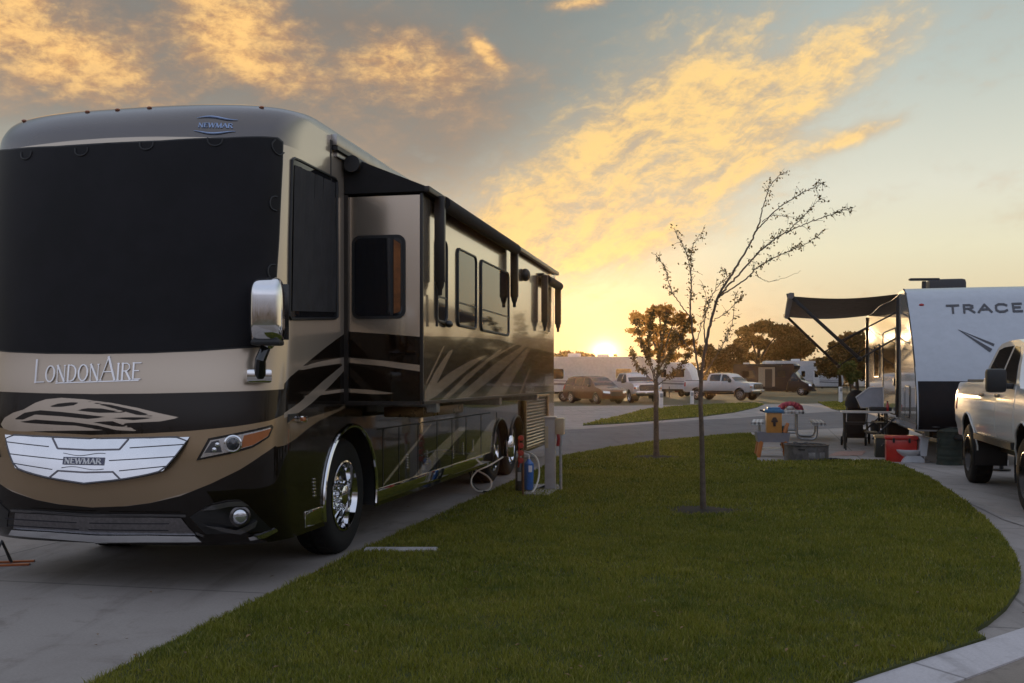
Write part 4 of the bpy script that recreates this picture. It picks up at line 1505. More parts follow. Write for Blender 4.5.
# ---------------------------------------------------------------- generic vehicle shells
class Shell:
    """closed body from a side outline (y, z); half width hw(y, z); ends rounded in plan"""
    def __init__(self, outline, hw, arches=(), y_end=(0, 5.9), round_=(.18, .10), crown=.03, floor=None):
        self.out, self.hw_, self.arches, self.ye, self.rd, self.crown = outline, hw, arches, y_end, round_, crown

    def map(self, q, y, z, off=0.0):
        """q in -1..1 across the width"""
        h = self.hw_(y, z) + off
        f = abs(q) ** 2.6
        w0 = max(0.0, 1 - (y - self.ye[0]) / 1.1) ** 1.0
        w1 = max(0.0, 1 - (self.ye[1] - y) / 0.9)
        return (q * h, y + self.rd[0] * f * w0 - self.rd[1] * f * w1, z)

    def with_arches(self):
        o = list(self.out)
        bot = min(p[1] for p in o)
        pts = list(o)                                            # outline ends at the rear bottom; add arches rear to front
        for y0, z0, r in sorted(self.arches, key=lambda a: -a[0]):
            dz = bot - z0
            dx = math.sqrt(max(r * r - dz * dz, 0))
            a0 = math.atan2(dz, dx)
            for i in range(15):
                a = a0 + (math.pi - 2 * a0) * i / 14
                pts.append((y0 + r * math.cos(a), z0 + r * math.sin(a)))
        return pts

    def body(self, name, mats, parent, step=.14, nx=8, smooth=32):
        bm = grid_poly(self.with_arches(), step)
        bm.verts.index_update()
        uv = [(v.co.x, v.co.y) for v in bm.verts]
        faces = [[v.index for v in f.verts] for f in bm.faces]
        bnd = [(e.verts[0].index, e.verts[1].index) for e in bm.edges if len(e.link_faces) == 1]
        bm.free()
        mb = MB()
        n = len(uv)
        mb.add([self.map(-1, y, z) for y, z in uv] + [self.map(1, y, z) for y, z in uv],
               faces + [tuple(i + n for i in reversed(f)) for f in faces])
        for a, b in bnd:
            (ya, za), (yb, zb) = uv[a], uv[b]
            ym, zm = (ya + yb) / 2, (za + zb) / 2
            if any(math.hypot(ym - y0, zm - z0) < r * 1.01 for y0, z0, r in self.arches):
                continue
            vs, fs = [], []
            for i in range(nx + 1):
                q = -1 + 2 * i / nx
                c = self.crown * (1 - q * q)
                up = 1 if abs(yb - ya) > abs(zb - za) * .4 and zm > .8 else 0
                pa, pb = self.map(q, ya, za), self.map(q, yb, zb)
                vs += [(pa[0], pa[1], pa[2] + c * up), (pb[0], pb[1], pb[2] + c * up)]
            fs = [(2 * i, 2 * i + 2, 2 * i + 3, 2 * i + 1) for i in range(nx)]
            mb.add(vs, fs)
        bm = bmesh.new()
        me = bpy.data.meshes.new(name)
        me.from_pydata(mb.v, [], mb.f)
        bm.from_mesh(me)
        bmesh.ops.remove_doubles(bm, verts=bm.verts, dist=.0015)
        bmesh.ops.recalc_face_normals(bm, faces=bm.faces)
        bm.to_mesh(me)
        bm.free()
        me.materials.append(mats)
        finish(me, smooth)
        o = link(bpy.data.objects.new(name, me), parent)
        for y0, z0, r in self.arches:
            for sg in (1, -1):
                m_ = MB()
                vs = []
                for j in range(17):
                    a = -.35 + (math.pi + .7) * j / 16
                    for q in (.55, .985):
                        h = self.hw_(y0, z0 + r) * q
                        vs.append((sg * h, y0 + r * math.cos(a) * 1.0, z0 + r * math.sin(a)))
                m_.add(vs, [(2 * j, 2 * j + 1, 2 * j + 3, 2 * j + 2) for j in range(16)])
                m_.build('wheel_well', BLK, parent)
        return o

    def side(self, name, poly, m, parent, sg, thick=.004, step=.15, off=0.0):
        return panel(name, poly, lambda u, v_, e: self.map(sg, u, v_, off + e), step, m, parent, thick)

    def glass(self, name, p0, p1, q0, q1, m, parent, thick=.006):
        """glass between two outline points (windshield, rear window)"""
        d = Vector((p1[0] - p0[0], p1[1] - p0[1])).normalized()
        n = Vector((-d.y, d.x))
        if n.y < 0:
            n = -n

        def fn(u, v_, e):
            y, z = p0[0] + (p1[0] - p0[0]) * v_, p0[1] + (p1[1] - p0[1]) * v_
            q = u * (q0 + (q1 - q0) * v_)
            p = self.map(q, y, z)
            c = self.crown * (1 - q * q)
            return (p[0], p[1] + n.x * (e + .003), p[2] + n.y * (e + .003) + c)
        return panel(name, [(-1, .05), (1, .05), (1, .95), (-1, .95)], fn, (.2, .3), m, parent, thick)

    def front(self, name, poly, yz, m, parent, thick=.02, step=.12):
        """panel on the nose or tail: poly in (q, z); yz(z) -> y; thick < 0 faces forward"""
        return panel(name, poly, lambda u, v_, e: (lambda p: (p[0], p[1] + e, p[2]))(self.map(u, yz(v_), v_)), step, m, parent, thick)


def lerpf(pts):
    xs, ys = [p[0] for p in pts], [p[1] for p in pts]
    return lambda v_: float(np.interp(v_, xs, ys))


def make_pickup(loc, rotz, label, paint, lift=0.0, wr=.42, detail=True, trim=None, group=None, rim=None):
    root = thing('pickup_truck', (loc[0], loc[1], 0), rotz, label, 'pickup truck', group)
    L = lift
    hwz = lerpf([(.5 + L, .955), (.60 + L, .985), (.70 + L, .985), (.80 + L, 1.01), (1.0 + L, 1.015), (1.15 + L, 1.0), (1.30 + L, .975), (1.40 + L, .95), (1.62 + L, .88), (1.90 + L, .765), (1.99 + L, .73)])
    out = [(.14, .56), (.02, .62), (0.0, .80), (0.0, 1.08), (.03, 1.18), (.12, 1.235), (.55, 1.29), (1.0, 1.325), (1.42, 1.345), (1.58, 1.44), (1.84, 1.68), (2.06, 1.855),
           (2.22, 1.935), (2.60, 1.985), (3.15, 1.985), (3.60, 1.955), (3.73, 1.90), (3.81, 1.66), (3.84, 1.415), (4.6, 1.41), (5.80, 1.41), (5.89, 1.38), (5.90, 1.0), (5.88, .70), (5.80, .56)]
    out = [(y, z + L) for y, z in out]
    arch = [(1.02, wr + .05, wr + .115), (4.72, wr + .05, wr + .115)]
    sh = Shell(out, lambda y, z: hwz(z), arch, (0, 5.9), (.22, .06), .035)
    sh.body('body', paint, root, .12)
    # glazing
    W = lambda l: [(y, z + L) for y, z in l]
    for sg in (-1, 1):
        sh.side('front_window', W([(1.72, 1.40), (2.60, 1.39), (2.60, 1.90), (2.30, 1.88), (2.06, 1.76)]), DGL, root, sg)
        sh.side('rear_window', W([(2.72, 1.39), (3.62, 1.40), (3.64, 1.64), (3.57, 1.87), (3.30, 1.90), (2.72, 1.905)]), DGL, root, sg)
        for nm, poly in (('front_door', W([(1.58, .68), (2.655, .68), (2.655, 1.37), (1.66, 1.37), (1.58, 1.2)])), ('rear_door', W([(2.675, .68), (3.60, .68), (3.72, .95), (3.72, 1.37), (2.675, 1.37)]))):
            dr = sh.side(nm, poly, paint, root, sg, .006)
            yh = (2.50 if nm == 'front_door' else 3.58)
            p = sh.map(sg, yh, 1.24 + L, .03)
            h = MB()
            h.box(p, (.035, .20, .045), bev=.012)
            h.build('door_handle', trim or CHR, dr)
            if nm == 'front_door':
                a = Vector(sh.map(sg, 1.80, 1.38 + L, .02))
                mm = MB()
                mm.box(a + Vector((sg * .19, .0, .06)), (.24, .15, .30), bev=.05)
                mm.box(a + Vector((sg * .06, .0, -.01)), (.16, .08, .07), bev=.02)
                mo = mm.build('mirror', BLK, dr)
                MB().box(a + Vector((sg * .19, .078, .06)), (.19, .008, .24), bev=.003).build('mirror_glass', CHR, mo)
        sh.side('rocker_step', W([(1.62, .58), (4.10, .58), (4.10, .67), (1.62, .67)]), BLK, root, sg, .05)
        for y0, z0, r in arch:
            pts = [sh.map(sg, y0 + r * math.cos(a), z0 + r * math.sin(a), .012) for a in np.linspace(.05, math.pi - .05, 26)]
            MB().tube(pts, .013, 6).build('arch_flare', paint, root)
        wheel(root, 'wheel', (sg * .86, 1.02, wr), sg, wr, .30, wr * .60, rim or trim or ALU, 'spoke', 6)
        wheel(root, 'wheel', (sg * .86, 4.72, wr), sg, wr, .30, wr * .60, rim or trim or ALU, 'spoke', 6)
    sh.glass('windshield', (1.46, 1.37 + L), (2.10, 1.87 + L), .90, .90, DGL, root)
    sh.glass('back_window', (3.835, 1.46 + L), (3.745, 1.86 + L), .8, .8, DGL, root)
    # bed floor and tailgate
    MB().box((0, 4.88, 1.43 + L), (1.66, 1.86, .05), bev=.01).build('bed_cover', BLK, root)
    # nose
    yf = lambda z: float(np.interp(z - L, [.62, .8, 1.08, 1.18, 1.235], [.02, 0, 0, .03, .12]))
    g = sh.front('grille', [(-.60, .80 + L), (.60, .80 + L), (.66, 1.10 + L), (.58, 1.17 + L), (-.58, 1.17 + L), (-.66, 1.10 + L)], yf, mat('grille black', (.02, .02, .022), .35), root, -.025)
    for z in (.86, .95, 1.04):
        sh.front('grille_bar', [(-.58, z + L), (.58, z + L), (.58, z + .022 + L), (-.58, z + .022 + L)], lambda q: yf(q) - .026, trim or CHR, g, -.015)
    for sg in (-1, 1):
        pl = [(sg * .66, .86 + L), (sg * .96, .90 + L), (sg * .97, 1.13 + L), (sg * .68, 1.13 + L)]
        h = sh.front('headlight', pl, yf, LENS, root, -.02)
        sh.front('turn_signal', [(sg * .86, .90 + L), (sg * .965, .915 + L), (sg * .965, 1.03 + L), (sg * .86, 1.03 + L)], lambda q: yf(q) - .021, AMBL, h, -.006)
        sh.side('tail_lamp', W([(5.72, .98), (5.86, .98), (5.86, 1.30), (5.74, 1.30)]), REDL, root, sg, .012)
    b = MB()
    b.box((0, .02, .66 + L), (1.78, .16, .22), bev=.05)
    b.build('bumper', trim or CHR, root)
    b = MB()
    b.box((0, 5.93, .66 + L), (1.78, .14, .18), bev=.04)
    b.build('bumper', trim or CHR, root)
    MB().box((0, 2.9, .50 + L * .8), (1.3, 5.0, .16)).build('chassis', BLK, root)
    return root


# ---------------------------------------------------------------- pearl-white pickup on the right
PEARL = paint_mat('pearl white paint', (.74, .72, .68), [], .10, .34)
BRONZ = mat('bronzed chrome', (.30, .24, .18), .2, .9)
_X, _Y = Vector((.9655, -.2605)), Vector((.2605, .9655))
_rw = G(967.5, 482.5).xy
_o = _rw + _X * 1.01 - _Y * 4.72
TRUCK = make_pickup(_o, math.atan2(_X.y, _X.x), 'pearl white lifted crew-cab pickup with big black mirrors parked in front of the travel trailer', PEARL, .13, .455, True, BRONZ, rim=mat('black alloy', (.045, .040, .036), .28, .9))

# ---------------------------------------------------------------- travel trailer with open awning
TT_D, TT_R = Vector((.2535, .9673)), Vector((.9673, -.2535))
TT_A, TT_C = 19.75, 3.79
TT_O = TT_D * TT_A + TT_R * TT_C


def tt_local(w):
    q = Vector((w[0], w[1])) - TT_O
    return Vector((q.dot(TT_R), q.dot(TT_D), w[2]))


def tt_side(px, py, X=-1.22):
    r_ = ray(px, py)
    t = (X + TT_C) / Vector((r_.x, r_.y)).dot(TT_R)
    p = tt_local(at_t(px, py, t))
    return p.y, p.z


def tt_front(px, py, yfn):
    y = .5
    for _ in range(12):
        r_ = ray(px, py)
        t = (y + TT_A) / Vector((r_.x, r_.y)).dot(TT_D)
        p = tt_local(at_t(px, py, t))
        y = yfn(p.z)
    return p.x, p.z


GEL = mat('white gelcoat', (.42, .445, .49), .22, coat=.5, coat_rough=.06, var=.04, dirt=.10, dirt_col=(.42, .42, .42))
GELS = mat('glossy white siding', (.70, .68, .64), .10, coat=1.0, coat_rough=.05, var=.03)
FAB = mat('grey awning fabric', (.22, .18, .15), .85, var=.2, bump=.15, bscale=120)
DPL = mat('dark rock guard', (.011, .009, .010), .6, spec=.2, var=.2)


def make_trailer():
    root = thing('travel_trailer', (TT_O.x, TT_O.y, 0), math.atan2(TT_R.y, TT_R.x),
                 'white travel trailer with dark lower nose, rooftop unit and unrolled grey awning on its side', 'travel trailer')
    nose = [(.62, .12), (.70, .05), (.95, 0), (1.25, .04), (1.6, .17), (2.1, .48), (2.55, .88), (3.0, 1.34), (3.30, 1.70), (3.43, 2.05)]
    yf0 = pchip([p[0] for p in nose], [p[1] for p in nose])
    yf = lambda z: float(yf0(z))
    out = [(yf(z), z) for z in np.linspace(.62, 3.43, 34)] + [(10.35, 3.43), (10.45, 3.36), (10.45, .62)]
    arch = [(6.3, .38, .40), (7.15, .38, .40)]
    sh = Shell(out, lambda y, z: 1.22, arch, (0, 10.45), (.05, .02), .004)
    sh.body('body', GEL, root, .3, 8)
    fr = lambda u, v_, e: (u, yf(v_) - e + .05 * abs(u / 1.22) ** 2.6 * max(0, 1 - yf(v_) / 1.1), v_)
    # glossy side skin with dark edge moulding
    skin = [(yf(z) + .045, z) for z in np.linspace(.74, 3.36, 26)] + [(10.40, 3.36), (10.40, .74)]
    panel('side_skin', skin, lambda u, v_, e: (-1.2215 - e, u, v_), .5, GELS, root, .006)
    MB().tube([(-1.225, yf(z) + .03 + .05 * max(0, 1 - yf(z) / 1.1), z) for z in np.linspace(.66, 3.42, 24)], .020, 6).build('corner_moulding', BLK, root)
    MB().tube([(1.225, yf(z) + .03 + .05 * max(0, 1 - yf(z) / 1.1), z) for z in np.linspace(.66, 3.42, 24)], .020, 6).build('corner_moulding', BLK, root)
    panel('rock_guard', [(-1.2, .65), (1.2, .65), (1.2, 1.55), (-1.2, 1.55)], fr, (.2, .1), DPL, root, .008)
    # lettering and arrow mark
    q, wd = lettering('TRACER', .155, .29, .040, .040, 0, None, .05)
    p0 = tt_front(946.5, 313, yf)
    p1 = tt_front(1026, 310.8, yf)
    wd5 = lettering('TRACE', .155, .29, .040, .040, 0, None, .05)[1]
    kx = (p1[0] - p0[0]) / wd5
    q = [[(p0[0] + (a + .10 * b) * kx, p0[1] + (p1[1] - p0[1]) * a / wd5 + b) for a, b in quad] for quad in q]
    letters_on('lettering', q, fr, .020, mat('charcoal vinyl', (.045, .045, .055), .3), root)
    for a, b, w in (((958, 329.5), (994, 345), .05), ((958, 329.5), (991, 350.5), .075)):
        s0, s1 = Vector(tt_front(*a, yf)), Vector(tt_front(*b, yf))
        n_ = Vector((-(s1 - s0).y, (s1 - s0).x)).normalized()
        panel('arrow_mark', [s0, s1 - n_ * w / 2, s1 + n_ * w / 2], fr, .15, mat('charcoal vinyl', (.045, .045, .055), .3), root, .014 if w < .06 else .017)
    c = tt_front(921.5, 305, yf)
    MB().ball(fr(c[0], c[1], .01), (.05, .02, .03), 12, 8).build('marker_lamp', REDL, root)
    # roof
    r0 = tt_local(at_t(930, 282, 22.5))
    ac = MB()
    ac.box((r0.x + .42, r0.y + .8, 3.66), (.80, 1.0, .42), bev=.09)
    ac.build('air_conditioner', mat('charcoal shroud', (.05, .047, .046), .55), root)
    an = MB()
    ax = tt_local(at_t(924, 280, 21.6))
    an.lathe([(.12, 0), (.10, .06), (.05, .10), (.045, .26), (.0, .26)], Matrix.Translation((ax.x, ax.y, 3.44)), 14)
    an.box((ax.x, ax.y, 3.74), (.62, .16, .05), rz=R(10), bev=.02)
    an.build('roof_antenna', BLK, root)
    # door with window, steps
    yd0, yd1 = tt_side(897, 370)[0], tt_side(884, 370)[0]
    dr = panel('door', rrect(yd0, .82, yd1, 2.70, .10), lambda u, v_, e: (-1.228 - e, u, v_), .5, GELS, root, .014)
    MB().tube([(-1.244, a, b) for a, b in rrect(yd0, .82, yd1, 2.70, .10)], .016, 6, closed=True).build('door_frame', BLK, dr)
    panel('door_window', rrect(yd0 + .14, 1.65, yd1 - .14, 2.45, .08), lambda u, v_, e: (-1.2425 - e, u, v_), .5, DGL, dr, .006)
    MB().box((-1.26, yd0 + .10, 1.52), (.05, .09, .16), bev=.015).build('door_handle', BLK, dr)
    wn = panel('window', rrect(yd1 + .9, 1.65, yd1 + 2.2, 2.45, .10), lambda u, v_, e: (-1.228 - e, u, v_), .5, DGL, root, .008)
    MB().tube([(-1.236, a, b) for a, b in rrect(yd1 + .9, 1.65, yd1 + 2.2, 2.45, .10)], .018, 6, closed=True).build('window_frame', BLK, wn)
    panel('side_hatch', rrect(1.05, .84, 1.75, 1.45, .08), lambda u, v_, e: (-1.228 - e, u, v_), .5, GELS, root, .010)
    lb = MB().tube([(-1.236, a, b) for a, b in rrect(1.05, .84, 1.75, 1.45, .08)], .010, 6, closed=True)
    lb.build('hatch_seal', BLK, root)
    st = MB()
    for y in (yd0 + .05, yd1 - .05):
        st.tube([(-1.25, y, .75), (-1.72, y, .28)], .022, 6)
    st.tube([(-1.30, yd0 + .05, .70), (-1.30, yd1 - .05, .70)], .02, 6)
    st = st.build('entry_steps', BLK, root)
    for i, (xx, zz) in enumerate(((-1.40, .58), (-1.62, .36))):
        MB().box((xx, (yd0 + yd1) / 2, zz), (.27, .72, .035), bev=.008).build('tread', BLK, st)
    # awning
    yn, yr = 2.92, 10.21
    sd = MB()
    W, zr, zw = 2.21, 3.40, 3.40
    nu, nv = 18, 10
    vs = []
    for i in range(nu + 1):
        for j in range(nv + 1):
            u, v_ = i / nu, j / nv
            sag = -.075 * math.sin(math.pi * v_) * (.6 + .4 * abs(2 * u - 1)) - .03 * math.sin(u * 9)
            vs.append((-1.23 - W * v_, yn + (yr - yn) * u, zw + (zr - zw) * v_ + sag))
    nn = len(vs)
    vs += [(x, y, z - .006) for x, y, z in vs]
    f = []
    for i in range(nu):
        for j in range(nv):
            k_ = i * (nv + 1) + j
            f.append((k_, k_ + 1, k_ + nv + 2, k_ + nv + 1))
            f.append(tuple(nn + q_ for q_ in (k_ + nv + 1, k_ + nv + 2, k_ + 1, k_)))
    aw = MB().add(vs, f).build('awning', FAB, root, 60, fix=False)
    xr = -1.23 - W
    MB().tube([(xr, yn - .12, zr), (xr, yr + .12, zr)], .068, 14).build('roller_tube', mat('roller aluminium', (.20, .18, .17), .4, .6), aw)
    ARM = mat('awning arm black', (.030, .027, .026), .4, .4)
    for y, elz in ((yn, 2.02), (yr, 1.96)):
        MB().tube([(xr, y, zr - .02), (xr - .01, y, zr + .06)], .085, 10).build('roller_head', ARM, aw)
        a = MB()
        e = Vector((-2.01, y, elz))
        d_ = (Vector((xr, y, zr)) - e)
        mid = e + d_ / 2
        a.box(mid, (.075, .055, d_.length), ry=math.atan2(d_.x, d_.z), bev=.012)
        a.ball(e, .06, 10, 8)
        a.build('rafter_arm', ARM, aw)
        MB().tube([e, (-1.25, y, 2.48)], .022, 6).build('strut', ARM, aw)
        MB().tube([e + d_ * .28, (-1.25, y + .03, 3.02)], .020, 6).build('strut', ARM, aw)
        MB().box((-1.25, y, 2.05), (.06, .085, 2.55), bev=.012).build('wall_bracket', ARM, aw)
    # running gear, tongue and jack
    for sg in (-1, 1):
        for y in (6.3, 7.15):
            wheel(root, 'wheel', (sg * 1.05, y, .36), sg, .36, .22, .21, ALU, 'spoke', 5)
    MB().box((0, 5.6, .54), (1.8, 9.4, .14)).build('chassis', BLK, root)
    tg = MB()
    for sg in (-1, 1):
        tg.tube([(sg * .85, .6, .52), (0, -1.25, .50)], .055, 6)
    tg.box((0, -1.25, .50), (.12, .35, .10), bev=.02)
    tg.build('tongue', BLK, root)
    MB().tube([(0, -.95, .04), (0, -.95, 1.12)], .035, 8).lathe([(.15, 0), (.15, .02), (0, .02)], Matrix.Translation((0, -.95, .02)), 12).build('tongue_jack', BLK, root)
    for sx in (-.2, .2):
        MB().lathe([(.13, 0), (.155, .04), (.155, .36), (.10, .44), (.09, .52), (0, .52)], Matrix.Translation((sx, -.30, .60)), 16).build('propane_tank', mat('tank cover', (.05, .05, .05), .5), root)
    for sg in (-1, 1):
        MB().tube([(sg * 1.0, .9, .55), (sg * 1.02, .8, .03)], .03, 6).box((sg * 1.02, .8, .03), (.2, .2, .03)).build('stabiliser', STEEL, root)
    return root


TRAILER = make_trailer()
# ---------------------------------------------------------------- things on the patio by the trailer
def place(px, py, z=0.0):
    g = G(px, py, z)
    return (g.x, g.y, z)


CLOTH = mat('checked cloth', (.55, .54, .52), .85)


def check_mat(name, a, b, sc):
    m = bpy.data.materials.new(name)
    m.use_nodes = True
    k = NT(m.node_tree)
    bs = m.node_tree.nodes['Principled BSDF']
    P = k.n('ShaderNodeTexCoord').outputs['Object']
    s = k.n('ShaderNodeSeparateXYZ')
    k.put(s.inputs[0], P)
    w = [k.step(k.m('ABSOLUTE', k.m('SUBTRACT', k.m('FRACT', k.m('MULTIPLY', o, sc)), .5)), .22, .27) for o in s.outputs]
    c = k.mix(k.m('MULTIPLY', k.m('ADD', k.m('ADD', w[0], w[1]), w[2]), .34), a, b)
    k.put(bs.inputs['Base Color'], c)
    bs.inputs['Roughness'].default_value = .85
    return m


GING = check_mat('white and grey check', (.74, .73, .70), (.14, .13, .13), 11)


TT_ANG = math.atan2(TT_R.y, TT_R.x)


def picnic_table():
    p = place(788, 441)
    root = thing('picnic_table', (p[0], p[1], 0), TT_ANG, 'steel-framed picnic table with two side benches standing on the patio slab', 'picnic table')
    for y in (.15, 1.65):
        f = MB()
        for sg in (-1, 1):
            f.tube([(sg * .22, y, .74), (sg * .22, y, .22), (sg * .25, y, .10), (sg * .34, y, .045), (sg * .60, y, .04), (sg * .68, y, .08), (sg * .72, y, .18), (sg * .72, y, .43)], .028, 8)
        f.tube([(-.30, y, .72), (.30, y, .72)], .025, 8)
        f.tube([(-.24, y, .20), (.24, y, .20)], .022, 8)
        f.build('leg_frame', STEEL, root)
    MB().box((0, .9, .765), (.76, 1.9, .05), bev=.012).build('table_top', mat('table slab', (.40, .38, .35), .6), root)
    for sg in (-1, 1):
        MB().box((sg * .76, .9, .455), (.28, 1.9, .045), bev=.012).build('bench', mat('table slab', (.40, .38, .35), .6), root)
    return root


TT_ANG = math.atan2(TT_R.y, TT_R.x)
PT = picnic_table()
_M = Matrix.Translation(PT.location) @ Matrix.Rotation(TT_ANG, 4, 'Z')


def tcloth(cx, w, z, drop, label):
    mb = MB()
    nx, ny = 14, 30
    vs = []
    for i in range(nx + 1):
        for j in range(ny + 1):
            u, v_ = -1 + 2 * i / nx, -1 + 2 * j / ny
            x, y = u * (w / 2 + drop), v_ * (.97 + drop)
            ex, ey = max(0, abs(x) - w / 2 - .012), max(0, abs(y) - .97)
            d = max(ex, ey)
            xx = math.copysign(min(abs(x), w / 2 + .012 + .012 * math.sin(j * 1.3)), x)
            yy = math.copysign(min(abs(y), .97 + .012 * math.sin(i * 1.7)), y)
            vs.append((cx + xx, .9 + yy, z - d))
    fs = [(i * (ny + 1) + j, (i + 1) * (ny + 1) + j, (i + 1) * (ny + 1) + j + 1, i * (ny + 1) + j + 1) for i in range(nx) for j in range(ny)]
    mb.add(vs, fs)
    o = mb.build('tablecloth', GING, None, 60, PT.location, (0, 0, TT_ANG))
    return tag(o, label, 'tablecloth')


tcloth(0, .76, .796, .10, 'checked white and grey cloth hanging over the picnic table top')
tcloth(-.76, .28, .482, .08, 'checked cloth covering the left bench of the picnic table')
tcloth(.76, .28, .482, .08, 'checked cloth covering the right bench of the picnic table')
PINK = mat('pink quilted cloth', (.42, .055, .085), .8, var=.3, scale=16)
b = MB()
for i in range(9):
    a = math.pi * i / 8
    b.ball((.06 + .24 * math.cos(a), .30, .80 + .13 * math.sin(a)), (.095, .20, .085), 12, 8)
bn = thing('cushion_bundle', tuple(_M @ Vector((0, 0, 0))), TT_ANG, 'rounded pink and red bundle lying on the checked picnic table', 'cushion')
b.build('padding', PINK, bn)
MB().ball((.06, .24, .845), (.11, .17, .075), 14, 8).build('white_cushion', mat('white cotton', (.66, .63, .60), .85), bn)
MB().ball((.27, .34, .84), (.07, .14, .07), 12, 8).build('grey_cushion', mat('grey cotton', (.16, .15, .16), .85), bn)

# children's water-play table with a tower
p = place(772, 457)
wt = thing('play_table', (p[0], p[1], 0), R(-8), "child's grey and orange water play table with blue-roofed tower", 'play table')
ORG = mat('orange plastic', (.46, .155, .040), .4, var=.12)
OCH = mat('ochre plastic', (.48, .21, .045), .4, var=.12)
GRP = mat('grey play plastic', (.22, .22, .25), .4)
BLP = mat('blue plastic', (.045, .16, .30), .4)
t_ = MB()
bm = bmesh.new()
bmesh.ops.create_cube(bm, size=1)
for v_ in bm.verts:
    s_ = 1.0 if v_.co.z > 0 else .90
    v_.co = Vector((v_.co.x * .66 * s_, v_.co.y * .50 * s_, .41 + v_.co.z * .19))
top = max(bm.faces, key=lambda f: f.calc_center_median().z)
bmesh.ops.inset_region(bm, faces=[top], thickness=.03)
for v_ in top.verts:
    v_.co.z -= .09
t_.bm(bm)
t_.build('tray', GRP, wt, 20)
for sx in (-1, 1):
    for sy in (-1, 1):
        q = MB()
        M = Matrix(((1, 0, 0, 0), (0, 1, 0, 0), (0, 0, 1, 0), (0, 0, 0, 1)))
        q.tube([(sx * .24, sy * .18, .33), (sx * .27, sy * .20, .16), (sx * .30, sy * .22, 0)], [.055, .048, .045], 8)
        q.build('leg', ORG, wt)
q = MB().box((0, 0, .16), (.40, .30, .045), bev=.012)
q.build('shelf', mat('white play plastic', (.62, .58, .52), .45), wt)
tw = MB().box((.04, .05, .70), (.30, .24, .42), bev=.02).build('tower', OCH, wt)
rf = MB()
rf.box((.04, .05, .935), (.38, .30, .07), bev=.025)
rf.box((.04, .05, .985), (.26, .20, .06), bev=.025)
rf.build('roof', BLP, tw)
MB().tube([(-.15, .0, .93), (-.24, -.03, .955)], .018, 8).build('spout', mat('dark plastic', (.05, .03, .03), .4), tw)
q = MB()
q.lathe([(.05, 0), (.05, .02), (0, .02)], Matrix.Translation((.04, -.085, .77)) @ Matrix.Rotation(R(90), 4, 'X'), 6)
q.box((.04, -.085, .70), (.05, .03, .14), bev=.01)
q.box((.04, -.088, .735), (.13, .02, .04), bev=.008)
q.build('water_wheel', mat('dark plastic', (.05, .03, .03), .4), tw)
q = MB().tube([(.24, -.05, .50), (.28, -.04, .62), (.31, -.02, .69)], [.045, .04, .032], 10)
q.build('scoop', ORG, wt)
MB().ball((.24, .08, .54), (.09, .08, .10), 10, 8).build('toy_bucket', mat('dark teal plastic', (.03, .06, .06), .5), wt)

# steel fire ring
p = place(806, 462.5)
fr_ = thing('fire_ring', (p[0] + .13, p[1] + .42, 0), 0, 'weathered grey steel fire ring with slotted air holes on the slab', 'fire pit')
mb = MB()
mb.lathe([(.415, 0), (.415, .30), (.435, .31), (.435, .325), (.385, .325), (.385, .0)], None, 40, 'Z', False, False)
RING = mat('scorched steel', (.14, .135, .135), .6, .5, var=.35, scale=7, dirt=.4, dirt_col=(.05, .045, .04))
mb.build('ring', RING, fr_)
for a in (-118, -92, -62):
    q = MB()
    a_ = R(a)
    q.box((.414 * math.cos(a_), .414 * math.sin(a_), .24 if a == -118 else .13), (.012, .13, .028 if a == -118 else .11), rz=a_, bev=.005)
    q.build('air_slot' if a == -118 else 'plate', BLK if a == -118 else mat('pale stamped plate', (.25, .245, .24), .5, .5, var=.3), fr_)
q = MB()
for i in range(7):
    q.tube([(-.36 + .12 * i, -math.sqrt(.38 ** 2 - (.36 - .12 * i) ** 2) if abs(.36 - .12 * i) < .38 else 0, .30), (-.36 + .12 * i, math.sqrt(max(.38 ** 2 - (.36 - .12 * i) ** 2, 0)), .30)], .008, 6)
q.build('grate', BLK, fr_)

# dark shoes/bag by the ring, pink mat
p = place(836, 461.5)
q = MB()
for i in range(6):
    q.ball((p[0] - .16 + .07 * i, p[1] + .03 * math.sin(i * 2.1), .028 + .012 * math.sin(i)), (.07, .07, .035), 10, 6)
tag(q.build('rope_pile', mat('black cord', (.014, .014, .015), .8)), 'small heap of black cord beside the fire ring', 'cord')
p = place(790, 446)
q = MB()
for i in range(8):
    q.ball((p[0] - .16 + .075 * i, p[1] + .10 * math.sin(i * 1.7), .035 + .02 * math.sin(i * 2)), (.08, .07, .045), 10, 6)
tag(q.build('toy_heap', mat('dark toy plastic', (.025, .024, .028), .6)), 'dark heap lying behind the fire ring beside the play table', 'heap')
p0, p1, p2, p3 = (G(a, b) for a, b in ((828, 456.5), (862, 456), (866, 451.5), (838, 452)))
q = MB()
n_ = 10
vs = []
for i in range(n_ + 1):
    for j in range(5):
        a, b_ = p0.lerp(p1, i / n_), p3.lerp(p2, i / n_)
        c = a.lerp(b_, j / 4)
        vs.append((c.x, c.y, .016 + .006 * math.sin(i * 1.9 + j)))
q.add(vs, [(i * 5 + j, (i + 1) * 5 + j, (i + 1) * 5 + j + 1, i * 5 + j + 1) for i in range(n_) for j in range(4)])
q.add([(v_[0], v_[1], .009) for v_ in vs], [(i * 5 + j, i * 5 + j + 1, (i + 1) * 5 + j + 1, (i + 1) * 5 + j) for i in range(n_) for j in range(4)])
tag(q.build('floor_mat', check_mat('faded red mat', (.40, .17, .13), (.36, .26, .22), 5), fix=False), 'faded reddish mat lying flat on the patio concrete', 'mat')

